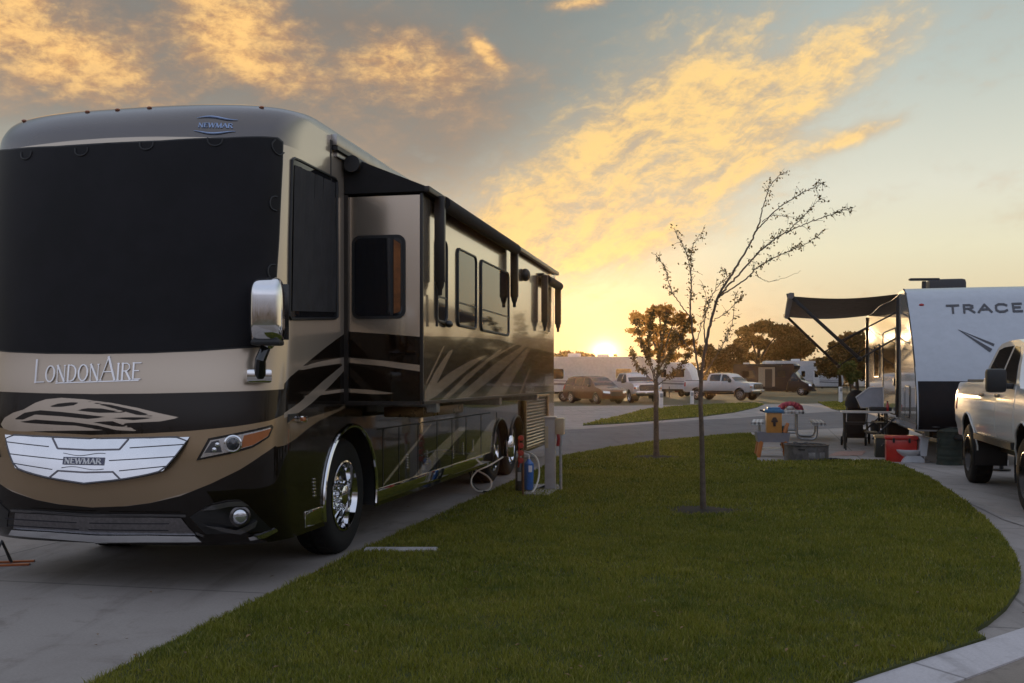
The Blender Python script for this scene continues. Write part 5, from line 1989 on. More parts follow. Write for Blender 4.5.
# stroller
p = place(857, 445)
st = thing('stroller', (p[0], p[1] + .1, 0), R(-25), 'black folding stroller with hooded canopy behind the camp table', 'stroller')
FABK = mat('black stroller cloth', (.018, .017, .017), .85, var=.3)
f = MB()
for sg in (-1, 1):
    f.tube([(sg * .27, -.38, .12), (sg * .25, .10, .62), (sg * .24, .42, 1.05), (sg * .20, .50, 1.10)], .016, 8)
    f.tube([(sg * .27, .42, .15), (sg * .25, .05, .58)], .016, 8)
f.tube([(-.20, .50, 1.10), (.20, .50, 1.10)], .020, 8)
f.tube([(-.27, .42, .15), (.27, .42, .15)], .014, 8)
f.build('frame', mat('stroller tube', (.10, .10, .10), .35, .8), st)
s_ = MB()
s_.box((0, -.02, .52), (.44, .44, .07), bev=.03)
s_.box((0, .22, .78), (.44, .08, .56), rx=R(-18), bev=.035)
s_.box((0, -.26, .40), (.40, .06, .24), rx=R(20), bev=.025)
s_.build('seat', FABK, st)
c = MB()
vs, fs = [], []
for i in range(9):
    a = R(-10 + 115 * i / 8)
    for j in range(9):
        b_ = math.pi * j / 8
        vs.append((.27 * math.cos(b_) * (1 if j % 8 else 1), .20 - .36 * math.sin(a) * max(math.sin(b_), .0) - .02, .98 + .36 * math.cos(a) * math.sin(b_)))
fs = [(i * 9 + j, i * 9 + j + 1, (i + 1) * 9 + j + 1, (i + 1) * 9 + j) for i in range(8) for j in range(8)]
c.add(vs, fs)
c.build('canopy', FABK, st, 60)
MB().box((0, .15, .27), (.42, .42, .20), bev=.05).build('basket', FABK, st)
for sx in (-.27, .27):
    for y, r_ in ((-.40, .11), (.42, .15)):
        MB().lathe([(r_ * .7, -.022), (r_, -.018), (r_, .018), (r_ * .7, .022), (r_ * .62, .0), (.03, .0), (.03, .03), (0, .03)], Matrix.Translation((sx, y, r_)), 22, 'X').build('wheel', RUB, st)

# folding table with stove, bottle
p = place(858, 451)
ft = thing('folding_table', (p[0] - .02, p[1] + .1, 0), TT_ANG, 'white-topped folding camp table standing beside the trailer door', 'folding table')
MB().box((.22, .28, .855), (1.02, .55, .045), bev=.012).build('table_top', mat('white laminate', (.62, .58, .54), .45), ft)
for x in (-.22, .66):
    for y in (.06, .50):
        MB().tube([(x, y, .84), (x + .02, y, .0)], .018, 8).build('leg', mat('dark table leg', (.03, .03, .03), .45, .5), ft)
MB().tube([(-.22, .06, .62), (.66, .06, .62)], .012, 6).build('brace', mat('dark table leg', (.03, .03, .03), .45, .5), ft)
Mt = Matrix.Translation(ft.location) @ Matrix.Rotation(TT_ANG, 4, 'Z')
o_ = Mt @ Vector((.40, .26, .8785))
sv = thing('camp_stove', tuple(o_), TT_ANG, 'black camp stove with its big grey lid propped open on the folding table', 'camp stove')
MB().box((.14, 0, .045), (.46, .34, .09), bev=.02).build('stove_body', BLK, sv)
lid = MB()
poly = [(-.26, .04), (-.36, .28), (-.08, .50), (.22, .51), (.22, .05)]
Ml = Matrix.Translation((0, .12, .02)) @ Matrix.Rotation(R(78), 4, 'X')
lid.prism(poly, -.025, .025, Ml)
lo = lid.build('lid', mat('grey stove lid', (.24, .24, .26), .35, .4), sv)
MB().tube([Ml @ Vector((a, b_, .028)) for a, b_ in poly], .016, 6, closed=True).build('lid_rim', mat('bright lid rim', (.60, .58, .56), .3, .5), lo)
o_ = Mt @ Vector((.68, .12, .8785))
bt = thing('bottle', tuple(o_), 0, 'small red bottle standing beside the open camp stove', 'bottle')
MB().lathe([(.035, 0), (.038, .01), (.038, .13), (.016, .17), (.016, .20), (0, .20)], None, 14).build('glass', mat('red bottle', (.40, .02, .02), .2, coat=.5), bt)
MB().lathe([(.019, .20), (.019, .225), (0, .225)], None, 12).build('cap', BLK, bt)
# dark gear bag under the table, by the steps
p = place(893, 437.5)
gb = thing('gear_bag', (p[0], p[1] + .25, 0), TT_ANG, 'bulky black gear bag on the ground below the folding table', 'bag')
bg = MB()
bm = bmesh.new()
bmesh.ops.create_uvsphere(bm, u_segments=24, v_segments=14, radius=1)
for v_ in bm.verts:
    c = v_.co
    f = lambda q, e: math.copysign(abs(q) ** e, q)
    v_.co = Vector((f(c.x, .5) * .50, f(c.y, .5) * .24, .24 + f(c.z, .55) * .24 + .03 * math.sin(c.x * 5)))
bg.bm(bm).build('bag', FABK, gb, 60)
MB().tube([(-.18, 0, .46), (-.10, 0, .56), (.10, 0, .56), (.18, 0, .46)], .015, 6).build('handle', FABK, gb)

# red cooler and dark crate
p = place(896, 462.5)
cl = thing('cooler', (p[0] + .17, p[1] + .20, 0), R(-17), 'big red hard-sided cooler standing on the slab beside the trailer', 'cooler')
RED = mat('red cooler plastic', (.50, .022, .016), .35, coat=.3, var=.10, dirt=.12)
MB().box((0, 0, .215), (.56, .38, .43), bev=.035).build('tub', RED, cl)
MB().box((0, 0, .465), (.60, .42, .075), bev=.028).build('lid', RED, cl)
for sx in (-1, 1):
    MB().tube([(sx * .30, -.08, .34), (sx * .335, -.07, .30), (sx * .335, .07, .30), (sx * .30, .08, .34)], .014, 6).build('handle', BLK, cl)
for x in (-.14, .14):
    MB().box((x, -.20, .42), (.04, .03, .09), bev=.008).build('latch', BLK, cl)
p = place(880.5, 458)
cr = thing('storage_tote', (p[0] + .10, p[1] + .22, 0), R(-17), 'dark storage tote with tan lid squeezed left of the red cooler', 'storage tote')
MB().box((0, 0, .20), (.26, .40, .40), bev=.025).build('tub', mat('dark green plastic', (.022, .026, .020), .5), cr)
MB().box((0, 0, .425), (.30, .44, .055), bev=.018).build('lid', mat('tan plastic', (.34, .24, .12), .5), cr)

# portable toilet-shaped potty
p = place(912, 463)
po = thing('potty_chair', (p[0] + .06, p[1] + .14, 0), R(-6), 'small white plastic potty chair in front of the red cooler', 'potty')
WPL = mat('white plastic', (.68, .69, .72), .35, coat=.2, var=.04)
q = MB()
q.prism([(-.22, 0), (.20, 0), (.19, .06), (.13, .13), (-.13, .14), (-.20, .05)], -.12, .12, Matrix.Rotation(R(90), 4, 'X'))
q.build('base', WPL, po, 30)
q = MB()
q.lathe([(.10, .11), (.17, .17), (.205, .22), (.205, .245), (.15, .245), (.11, .19), (0, .17)], Matrix.Translation((-.06, 0, 0)) @ Matrix.Scale(1.15, 4, (1, 0, 0)), 26)
q.build('bowl', WPL, po, 40)
q = MB()
q.prism([(.12, .13), (.22, .13), (.26, .46), (.12, .46), (.10, .24)], -.15, .15, Matrix.Rotation(R(90), 4, 'X'))
q.build('tank', WPL, po, 30)
MB().box((.19, 0, .472), (.18, .33, .028), bev=.01).build('tank_lid', WPL, po)

# green collapsible bin
p = place(949.5, 466)
bn_ = thing('trash_bin', (p[0] + .10, p[1] + .22, 0), 0, 'dark green pop-up fabric bin beside the rear tyre of the white pickup', 'bin')
q = MB()
prof = []
for i in range(29):
    z = .62 * i / 28
    prof.append((.222 + .004 * math.sin(z * 60) + (.012 if i % 9 == 0 else 0), z))
q.lathe(prof, None, 30, 'Z', True, False)
q.build('bag_wall', mat('dark green canvas', (.030, .040, .030), .8, var=.25, scale=8, bump=.3, bscale=30), bn_, 50)
q = MB()
q.lathe([(.235, .60), (.24, .63), (.20, .67), (.10, .70), (0, .705)], None, 30, 'Z', False)
q.build('lid', mat('dark green canvas', (.030, .040, .030), .8), bn_, 50)
for a in (200, 320):
    q = MB()
    c_, s_ = math.cos(R(a)), math.sin(R(a))
    q.tube([(c_ * .24, s_ * .24, .50), (c_ * .28, s_ * .28, .42), (c_ * .245, s_ * .245, .34)], .012, 6)
    q.build('strap', BLK, bn_)
# cable drooping from the trailer to the ground
a, b_ = Vector(tuple(TT_O) + (.62,)) + Vector((TT_R.x, TT_R.y, 0)) * -.7, G(938, 452)
pts = [a.lerp(b_, i / 12) + Vector((0, 0, -.25 * math.sin(math.pi * i / 12) * (1 - i / 14))) for i in range(13)]
pts = [Vector((q.x, q.y, max(q.z, .02))) for q in pts]
tag(MB().tube(pts, .014, 6).build('extension_cord', BLK), 'black cable hanging from the trailer nose to the ground', 'cable')
p = place(1004, 466.5)
bx = thing('small_box', (p[0], p[1] + .15, 0), R(-20), 'small white and red box on the concrete beneath the white pickup', 'box')
MB().box((0, 0, .06), (.26, .20, .12), bev=.012).build('carton', mat('white carton', (.55, .52, .52), .6), bx)
MB().box((0, -.102, .06), (.18, .006, .05)).build('red_band', mat('red cooler plastic', (.50, .022, .016), .35), bx)

# ---------------------------------------------------------------- utility pedestal beside the motorhome
p = place(550, 493)
up = thing('utility_pedestal', (p[0], p[1], 0), R(-8), 'grey metal utility pedestal post with meter box beside the motorhome', 'pedestal')
PED = mat('pedestal grey', (.36, .345, .34), .5, .2, var=.1, dirt=.3)
MB().box((0, .05, .53), (.145, .145, 1.02), bev=.01).build('post', PED, up)
MB().box((0, .05, 1.05), (.17, .17, .035), bev=.01).build('cap', PED, up)
MB().box((.135, .04, .93), (.125, .16, .235), bev=.02).build('outlet_box', mat('tan metal box', (.42, .345, .23), .5, dirt=.2), up)
MB().tube([(.145, .03, .82), (.15, .03, .02)], .020, 8).build('conduit', STEEL, up)
MB().tube([(.115, -.03, .82), (.125, -.04, .76), (.11, -.03, .66)], .022, 8).build('red_plug', mat('red plug', (.32, .025, .02), .4), up)
MB().box((-.045, -.028, .78), (.05, .012, .30), bev=.004).build('door_edge', mat('tan metal box', (.42, .345, .23), .5), up)
pd = [G(a, b_) for a, b_ in ((524, 497.6), (548, 499), (559.5, 491.5), (558, 487.3), (530, 487.6))]
q = MB()
n_ = len(pd)
q.add([(v_.x, v_.y, .055) for v_ in pd] + [(v_.x, v_.y, 0) for v_ in pd], [tuple(range(n_))] + [(i, i + n_, (i + 1) % n_ + n_, (i + 1) % n_) for i in range(n_)])
tag(q.build('pedestal_slab', CONC_P, None, 0), kind='structure')
p = place(527, 491, .05)
bf = thing('water_filter', (p[0], p[1], .05), 0, 'blue and black water filter canisters standing on the pedestal slab', 'water filter')
BLC = mat('blue canister', (.035, .135, .40), .35, coat=.3)
q = MB()
q.lathe([(.055, 0), (.062, .02), (.068, .30), (.068, .36), (.03, .40), (.025, .42), (0, .42)], Matrix.Translation((.025, 0, .02)), 22)
q.build('filter_canister', BLC, bf)
MB().lathe([(.05, 0), (.056, .02), (.056, .38), (.03, .43), (0, .44)], Matrix.Translation((-.105, .05, 0)), 20).build('softener_canister', mat('dark canister', (.028, .034, .032), .4, coat=.3), bf)
MB().box((-.105, -.008, .20), (.05, .006, .12)).build('canister_sticker', mat('pale sticker', (.30, .30, .28), .6), bf)
MB().box((.045, -.066, .31), (.05, .008, .09), rz=R(10)).build('canister_sticker', WPL, bf)
MB().tube([(-.09, .03, .44), (-.06, .02, .52), (.02, .0, .50), (.03, 0, .43)], .014, 8).build('joining_hose', mat('clear hose', (.5, .5, .48), .4), bf)
p = place(523, 498)
sp = thing('water_riser', (p[0], p[1] + .02, 0), 0, 'slim rusty water riser pipe with red valves in front of the louvred grille', 'water pipe')
MB().tube([(0, 0, 0), (0, 0, .84)], .016, 8).build('pipe', mat('rusty pipe', (.16, .085, .045), .6, .5, var=.3), sp)
for z, c in ((.80, (.05, .35, .40)), (.70, 0), (.60, 0), (.50, 0)):
    q = MB()
    q.lathe([(.035, -.012), (.04, 0), (.035, .012), (0, .014)], Matrix.Translation((-.03, -.02, z)) @ Matrix.Rotation(R(90), 4, 'X'), 10)
    q.tube([(0, 0, z), (-.05, -.01, z - .02), (-.06, .02, z - .09)], .013, 6)
    q.build('valve', mat('red valve', (.38, .03, .02), .4, var=.2), sp)


def cable(name, pts, rad, m, label, cat):
    p_ = [Vector(q) for q in pts]
    out = []
    n = len(p_)
    for i in range(n - 1):
        p0, p1, p2, p3 = p_[max(i - 1, 0)], p_[i], p_[i + 1], p_[min(i + 2, n - 1)]
        for j in range(8):
            t = j / 8
            out.append(.5 * ((2 * p1) + (-p0 + p2) * t + (2 * p0 - 5 * p1 + 4 * p2 - p3) * t * t + (-p0 + 3 * p1 - 3 * p2 + p3) * t ** 3))
    out.append(p_[-1])
    return tag(MB().tube(out, rad, 8).build(name, m), label, cat)


HOSE = mat('white drinking hose', (.62, .58, .50), .45)


def gz(px, py, z):
    Y = 13.95
    return G(px, py, z)


def atY(px, py, Y):
    return Vector(((px - CX) / FPX * Y, Y, max(CAM_H + (HZ - py) / FPX * Y, .016)))


cable('water_hose', [atY(x, y, Y) for x, y, Y in ((517, 452, 14.3), (527, 452, 14.0), (537, 459, 13.8), (539, 475, 13.75), (534, 490, 13.6), (525, 497, 13.5), (523, 490, 13.55))], .013, HOSE,
      'white water hose arching down beside the blue filter canister', 'hose')
cable('water_hose', [atY(x, y, Y) for x, y, Y in ((503, 457, 15.0), (490, 465, 14.6), (476, 472, 14.2), (471, 482, 14.0), (477, 490.5, 13.9), (488, 490, 13.9), (491.5, 483, 13.95), (487, 476, 14.1), (476, 470, 14.3), (468, 466, 14.6))], .012, HOSE,
      'white water hose looping on the concrete under the motorhome flank', 'hose')
cable('extension_cord', [atY(x, y, Y) for x, y, Y in ((472, 470, 14.6), (471, 481, 14.2), (478, 490, 14.0), (497, 493, 13.7), (515, 493.5, 13.7), (532, 491, 13.95), (545, 486, 14.1))], .017, BLK,
      'thick black shore power cord lying from motorhome to pedestal', 'cord')
# orange wheel chock at the left edge
p = place(3, 566)
ck = thing('wheel_chock', (p[0], p[1], 0), R(12), 'orange painted metal chock on the concrete at the left edge', 'wheel chock')
RST = mat('orange rusty steel', (.36, .10, .03), .55, .3, var=.3)
MB().box((.04, 0, .008), (.34, .05, .014)).build('base_bar', RST, ck)
MB().box((.04, .16, .008), (.34, .04, .014)).build('base_bar', RST, ck)
MB().tube([(-.10, .0, .01), (-.03, .08, .20), (.02, .16, .01)], .014, 6).tube([(-.03, .08, .20), (.05, .08, .015)], .012, 6).build('prop', BLK, ck)
# ---------------------------------------------------------------- vehicles and trailers across the road
SILV = paint_mat('silver white paint', (.50, .49, .50), [], .15, .35)
fp = G(759, 400.5)
TRUCK_FAR = make_pickup((fp.x, fp.y), R(48), 'white crew-cab pickup parked across the road in front of the dark camper van', SILV, .04, .40)


def simple_trailer(loc, rotz, L, H, label, col, stripe=None, nose=.5, windows=((1.2, 1.9), (4.2, 1.9)), door=2.6, side_dark=False, slide=None):
    root = thing('travel_trailer', (loc[0], loc[1], 0), rotz, label, 'travel trailer', None)
    z0 = .70
    out = [(nose * .5, z0), (.05, z0 + .25), (0, z0 + .7), (nose * .35, H * .72), (nose, H - .12), (nose + .25, H), (L - .1, H), (L, H - .1), (L, z0)]
    sh = Shell(out, lambda y, z: 1.2, [(L * .58, .36, .40), (L * .58 + .85, .36, .40)], (0, L), (.12, .05), .04)
    sh.body('body', col, root, .6, 4)
    for sg in (-1, 1):
        for (y, zc) in windows:
            w = sh.side('window', rrect(y, zc - .35, y + 1.1, zc + .35, .10, 3), DGL, root, sg, .012, .8)
        d = sh.side('door', rrect(door, z0 + .12, door + .75, z0 + 2.05, .08, 3), mat('bronze door', (.06, .042, .03), .4) if side_dark else WHT, root, sg, .014, .8)
        sh.side('door_window', rrect(door + .15, z0 + 1.1, door + .60, z0 + 1.75, .06, 3), DGL, d, sg, .010, .8, .014)
        if stripe:
            for i, (za, zb) in enumerate(((z0 + .35, z0 + .50), (z0 + .62, z0 + .68))):
                for y0_, y1_ in ((.35, door - .05), (door + .8, L - .2)):
                    sh.side('stripe', [(y0_, za), (y1_, za + .12), (y1_, zb + .12), (y0_, zb)], stripe, root, sg, .006, .8)
        for y in (L * .58, L * .58 + .85):
            wheel(root, 'wheel', (sg * 1.0, y, .35), sg, .35, .22, .2, ALU, 'spoke', 5)
        if slide and sg == -1:
            so_ = MB().box((-1.38, (slide[0] + slide[1]) / 2, 1.85), (.38, slide[1] - slide[0], 1.75), bev=.02).build('slide_out', col, root)
            MB().box((-1.575, (slide[0] + slide[1]) / 2, 2.0), (.012, (slide[1] - slide[0]) * .6, .6)).build('window', DGL, so_)
    MB().box((0, L * .6, H + .14), (.7, .9, .26), bev=.06).build('air_conditioner', WHT, root)
    tg = MB()
    for sg in (-1, 1):
        tg.tube([(sg * .8, .5, .55), (0, -1.1, .52)], .05, 6)
    tg.tube([(0, -.9, 0.03), (0, -.9, .95)], .04, 6)
    tg.build('tongue', BLK, root)
    MB().box((0, L / 2, .6), (1.7, L - .8, .14)).build('chassis', BLK, root)
    return root


OFFW = mat('off-white trailer skin', (.56, .55, .53), .35, coat=.3, dirt=.15)
BLUW = mat('cool white trailer skin', (.55, .57, .60), .35, coat=.3, dirt=.1)
TAU = mat('taupe graphic', (.16, .13, .12), .4)
GRG = mat('grey graphic', (.20, .20, .22), .4)
g = G(600, 402.5)
simple_trailer((g.x + 3.4, g.y + 3.5), R(82), 8.2, 3.15, 'long cream travel trailer with a dark door at the far left beneath the sun', OFFW, TAU, .5, ((.8, 1.95), (5.6, 1.95)), 6.6, True)
g = G(640, 399)
simple_trailer((g.x + 2.4, g.y + 6), R(64), 8.5, 3.5, 'tall white trailer with blunt nose right behind the dark people carrier', OFFW, TAU, .9)
g = G(676, 397)
simple_trailer((g.x + 2.2, g.y + 1.0), R(60), 7.2, 3.05, 'low white trailer with a grey window band behind the two slim trees', BLUW, GRG, 1.0, ((.9, 2.1), (2.6, 2.1), (4.6, 2.1)), 3.9)
g = G(836, 392)
simple_trailer((g.x + .5, g.y), R(97), 9.5, 3.75, 'white trailer with wavy grey graphics directly right of the dark camper van', BLUW, GRG, .6, ((.9, 2.2), (5.0, 2.2)), 3.2, False, (5.6, 8.6))
g = G(905, 391.5)
simple_trailer((g.x + 1.5, g.y - 3), R(97), 9.0, 3.65, 'white trailer with plain siding partly hidden by the propped awning arms', WHT, TAU, .5, ((1.6, 2.2), (6.0, 2.2)), 4.0, True)
g = G(1120, 396)
simple_trailer((g.x, g.y), R(100), 9.0, 3.5, 'white trailer farther along the row behind the big travel trailer', WHT, GRG, .5)


def make_suv(loc, rotz, label, cat, paint, name='people_carrier', tall=1.78, Lm=5.0):
    root = thing(name, (loc[0], loc[1], 0), rotz, label, cat)
    hwz = lerpf([(.3, .88), (.5, .95), (.8, .97), (1.0, .95), (1.15, .90), (tall, .66)])
    t = tall
    out = [(.10, .34), (.0, .46), (.0, .72), (.06, .86), (.35, .96), (.95, 1.06), (1.18, 1.12), (1.55, 1.40), (1.95, t - .12), (2.3, t - .03), (3.0, t), (4.0, t - .03), (4.62, t - .12), (4.85, 1.30), (4.97, 1.02), (5.0, .62), (4.92, .36)]
    arch = [(.98, .36, .40), (3.92, .36, .40)]
    sh = Shell(out, lambda y, z: hwz(z), arch, (0, 5), (.28, .15), .035)
    sh.body('body', paint, root, .2, 6)
    for sg in (-1, 1):
        sh.side('front_window', [(1.62, 1.14), (2.55, 1.14), (2.55, t - .14), (2.1, t - .16)], DGL, root, sg)
        sh.side('rear_window', [(2.65, 1.14), (3.55, 1.14), (3.55, t - .13), (2.65, t - .13)], DGL, root, sg)
        sh.side('quarter_window', [(3.65, 1.16), (4.68, 1.2), (4.50, t - .17), (3.65, t - .14)], DGL, root, sg)
        for y in (2.42, 3.42):
            MB().box(sh.map(sg, y, 1.0, .015), (.03, .16, .03), bev=.008).build('door_handle', CHR, root)
        a = Vector(sh.map(sg, 1.72, 1.16, .1))
        MB().box(a, (.2, .1, .14), bev=.03).build('mirror', BLK, root)
        wheel(root, 'wheel', (sg * .84, .98, .36), sg, .36, .24, .23, ALU, 'spoke', 5)
        wheel(root, 'wheel', (sg * .84, 3.92, .36), sg, .36, .24, .23, ALU, 'spoke', 5)
        sh.front('headlight', [(sg * .52, .66), (sg * .93, .70), (sg * .93, .84), (sg * .52, .80)], lambda z: float(np.interp(z, [.46, .72, .86], [0, 0, .06])), LENS, root, -.02)
        sh.side('tail_lamp', [(4.80, .92), (4.93, .92), (4.86, 1.22), (4.76, 1.22)], REDL, root, sg, .012)
    sh.glass('windshield', (1.20, 1.135), (1.95, t - .11), .9, .9, DGL, root)
    sh.glass('back_window', (4.86, 1.28), (4.63, t - .13), .85, .85, DGL, root)
    sh.front('grille', [(-.48, .50), (.48, .50), (.48, .76), (-.48, .76)], lambda z: 0, BLK, root, -.02)
    MB().box((0, 2.5, .34), (1.4, 4.0, .12)).build('chassis', BLK, root)
    return root


MAR = paint_mat('dark maroon paint', (.060, .028, .022), [], .2, .35)
g = G(617, 404)
make_suv((g.x, g.y), R(30), 'dark people carrier parked across the road below the setting sun', 'people carrier', MAR)
g = G(649, 403)
make_pickup((g.x, g.y), R(14), 'white pickup seen nose-on, half hidden by the slim tree nearer the sun', SILV, .02, .38)


def make_camper(loc, rotz):
    root = thing('camper_van', (loc[0], loc[1], 0), rotz, 'dark brown van-nosed motorhome with beige side panel parked across the road', 'camper van')
    COP = paint_mat('camper dark brown', (.040, .028, .026), [], .2, .35)
    BEI = mat('beige panel', (.36, .29, .20), .4, coat=.4)
    # coach body
    hw = 1.13
    ob = [(2.4, .52), (2.25, 1.2), (1.75, 2.25), (1.45, 2.55), (1.40, 2.85), (1.60, 3.05), (7.55, 3.05), (7.65, 2.95), (7.65, .52)]
    sh = Shell(ob, lambda y, z: hw, [(5.6, .42, .46)], (1.4, 7.65), (.25, .05), .04)
    sh.body('coach_body', COP, root, .4, 6)
    # cab
    hz = lerpf([(.4, .90), (.7, .98), (1.2, .97), (1.7, .93), (2.5, .80)])
    oc = [(.12, .42), (.0, .55), (.0, .95), (.08, 1.12), (.55, 1.28), (.95, 1.42), (1.35, 1.85), (1.75, 2.30), (2.1, 2.52), (2.5, 2.55), (2.5, .42)]
    sc = Shell(oc, lambda y, z: hz(z), [(1.05, .38, .43)], (0, 4), (.35, 0), .03)
    sc.body('cab', COP, root, .2, 6)
    sc.glass('windshield', (.98, 1.45), (1.80, 2.34), .92, .92, DGL, root)
    for sg in (-1, 1):
        sc.side('cab_window', [(1.32, 1.42), (2.2, 1.42), (2.2, 2.05), (1.72, 2.08)], DGL, root, sg)
        a = Vector(sc.map(sg, 1.30, 1.52, .12))
        MB().box(a, (.22, .12, .32), bev=.04).build('mirror', BLK, root)
        sc.front('headlight', [(sg * .60, .86), (sg * .95, .92), (sg * .92, 1.14), (sg * .62, 1.04)], lambda z: float(np.interp(z, [.95, 1.12], [0, .08])), LENS, root, -.02)
        wheel(root, 'wheel', (sg * .86, 1.05, .38), sg, .38, .24, .24, ALU, 'spoke', 6)
        wheel(root, 'wheel', (sg * .92, 5.6, .38), sg, .38, .30, .24, ALU, 'spoke', 6)
        p_ = sh.side('beige_panel', rrect(3.5, .85, 5.1, 2.75, .06, 3), BEI, root, sg, .012, .8)
        d = sh.side('door', rrect(3.75, .75, 4.45, 2.55, .06, 3), mat('bronze door', (.06, .042, .03), .4), root, sg, .026, .8)
        sh.side('window', rrect(5.5, 1.7, 6.7, 2.4, .08, 3), DGL, root, sg, .014, .8)
        sh.side('window', rrect(2.5, 1.8, 3.2, 2.4, .08, 3), DGL, root, sg, .014, .8)
    sc.front('grille', [(-.5, .60), (.5, .60), (.52, .98), (-.52, .98)], lambda z: 0, BLK, root, -.02)
    MB().box((0, .03, .50), (1.7, .16, .18), bev=.05).build('bumper', BLK, root)
    MB().box((0, 4.2, 3.19), (.8, .9, .24), bev=.06).build('air_conditioner', WHT, root)
    MB().box((0, 6.6, 3.14), (.5, .5, .14), bev=.04).build('roof_vent', WHT, root)
    MB().box((-1.22, 4.6, 2.92), (.16, 3.6, .14), bev=.03).build('rolled_awning', BLK, root)
    MB().box((0, 4.2, .46), (1.6, 6.4, .14)).build('chassis', BLK, root)
    return root


g = G(808, 395.5)
make_camper((g.x + .6, g.y), R(62))
# small dark red trailer by the trees, white posts of other sites
g = G(699, 396.5)
rt = thing('cargo_trailer', (g.x, g.y, 0), R(60), 'small dark red box trailer beside the white pickup across the road', 'cargo trailer')
RDK = mat('dark red metal', (.14, .030, .022), .5, dirt=.2)
MB().box((0, 1.2, .95), (1.25, 1.8, 1.15), bev=.05).build('box_body', RDK, rt)
MB().box((0, .285, .95), (1.05, .02, .95), bev=.005).build('rear_door', mat('dull red door', (.11, .026, .02), .5), rt)
for sg in (-1, 1):
    wheel(rt, 'wheel', (sg * .72, 1.4, .30), sg, .30, .18, .17, ALU, 'spoke', 5)
    MB().box((sg * .72, 1.4, .66), (.24, .8, .04), bev=.015).build('mudguard', BLK, rt)
MB().tube([(0, 2.0, .4), (0, 3.0, .4)], .04, 6).build('drawbar', BLK, rt)
for (px, py, h, lab) in ((661, 409, .92, 'white utility post just right of the nearer-to-sun slim tree'), (692, 404.5, .85, 'white utility post on the island left of the leaning tree'),
                         (840.5, 403, 1.08, 'white utility post on the grass behind the stroller')):
    g = G(px, py)
    u_ = thing('utility_post', (g.x, g.y, 0), R(5), lab, 'utility post', 'utility posts across the road')
    MB().box((0, 0, h / 2), (.20, .18, h), bev=.015).build('post', WHT, u_)
    MB().box((.0, -.10, h - .2), (.16, .05, .22), bev=.01).build('outlet_box', GREYP, u_)
    MB().box((0, 0, .02), (.5, .5, .05), bev=.01).build('footing', CONC_P, u_)
# ---------------------------------------------------------------- trees
def leaf_mat(name, a, b, c, tr=.45):
    m = bpy.data.materials.new(name)
    m.use_nodes = True
    t = m.node_tree
    k = NT(t)
    bs = t.nodes['Principled BSDF']
    geo = k.n('ShaderNodeNewGeometry')
    r_ = geo.outputs['Random Per Island']
    n_ = k.noise(k.n('ShaderNodeTexCoord').outputs['Object'], 1.1, 3, .5)
    col = k.mix(r_, a, b)
    col = k.mix(k.m('MULTIPLY', k.step(n_, .45, .7), .7), col, c)
    k.put(bs.inputs['Base Color'], col)
    bs.inputs['Roughness'].default_value = .6
    bs.inputs['Specular IOR Level'].default_value = .25
    tl = k.n('ShaderNodeBsdfTranslucent')
    k.put(tl.inputs[0], col)
    mx = k.n('ShaderNodeMixShader')
    mx.inputs[0].default_value = tr
    t.links.new(bs.outputs[0], mx.inputs[1])
    t.links.new(tl.outputs[0], mx.inputs[2])
    t.links.new(mx.outputs[0], t.nodes['Material Output'].inputs[0])
    return m


LEAF_Y = leaf_mat('young tree leaves', (.060, .050, .016), (.13, .092, .026), (.14, .080, .024), .55)
LEAF_O = leaf_mat('olive evergreen leaves', (.060, .050, .018), (.115, .085, .030), (.13, .080, .026), .5)
LEAF_B = leaf_mat('brown bush leaves', (.085, .062, .025), (.14, .095, .035), (.15, .085, .030), .5)
LEAF_G = leaf_mat('bright green leaves', (.060, .090, .020), (.100, .120, .030), (.09, .08, .025))
LEAF_S = leaf_mat('sunlit orange leaves', (.20, .115, .022), (.34, .17, .030), (.28, .13, .024), .75)  # backlit sun glow of the crown is put into these leaf colours
BARK = mat('tree bark', (.105, .080, .060), .9, var=.35, scale=12, bump=.5, bscale=40)
BARK_D = mat('dark bark', (.050, .038, .028), .9, var=.35, scale=6)


def leaves_mesh(name, pts, size, m, parent, flat=.5, rng=RNG):
    """one small bent leaf per point"""
    n = len(pts)
    P = np.asarray(pts, float)
    s = size * rng.uniform(.6, 1.35, n)
    d = rng.normal(size=(n, 3))
    d[:, 2] *= flat
    d /= np.linalg.norm(d, axis=1)[:, None] + 1e-9
    e = rng.normal(size=(n, 3))
    e -= (e * d).sum(1)[:, None] * d
    e /= np.linalg.norm(e, axis=1)[:, None] + 1e-9
    nrm = np.cross(d, e)
    V = np.empty((n, 4, 3))
    V[:, 0] = P
    V[:, 1] = P + d * (s * .5)[:, None] + e * (s * .30)[:, None]
    V[:, 2] = P + d * s[:, None] + nrm * (s * .12)[:, None]
    V[:, 3] = P + d * (s * .5)[:, None] - e * (s * .30)[:, None]
    F = (np.arange(n) * 4)[:, None] + np.array([0, 1, 2, 3])
    me = bpy.data.meshes.new(name)
    me.from_pydata(V.reshape(-1, 3).tolist(), [], F.tolist())
    me.materials.append(m)
    me.update()
    return link(bpy.data.objects.new(name, me), parent)


def smooth_path(pts, k_=6):
    p_ = [Vector(q) for q in pts]
    out = []
    n = len(p_)
    for i in range(n - 1):
        p0, p1, p2, p3 = p_[max(i - 1, 0)], p_[i], p_[i + 1], p_[min(i + 2, n - 1)]
        for j in range(k_):
            t = j / k_
            out.append(.5 * ((2 * p1) + (-p0 + p2) * t + (2 * p0 - 5 * p1 + 4 * p2 - p3) * t * t + (-p0 + 3 * p1 - 3 * p2 + p3) * t ** 3))
    out.append(p_[-1])
    return out


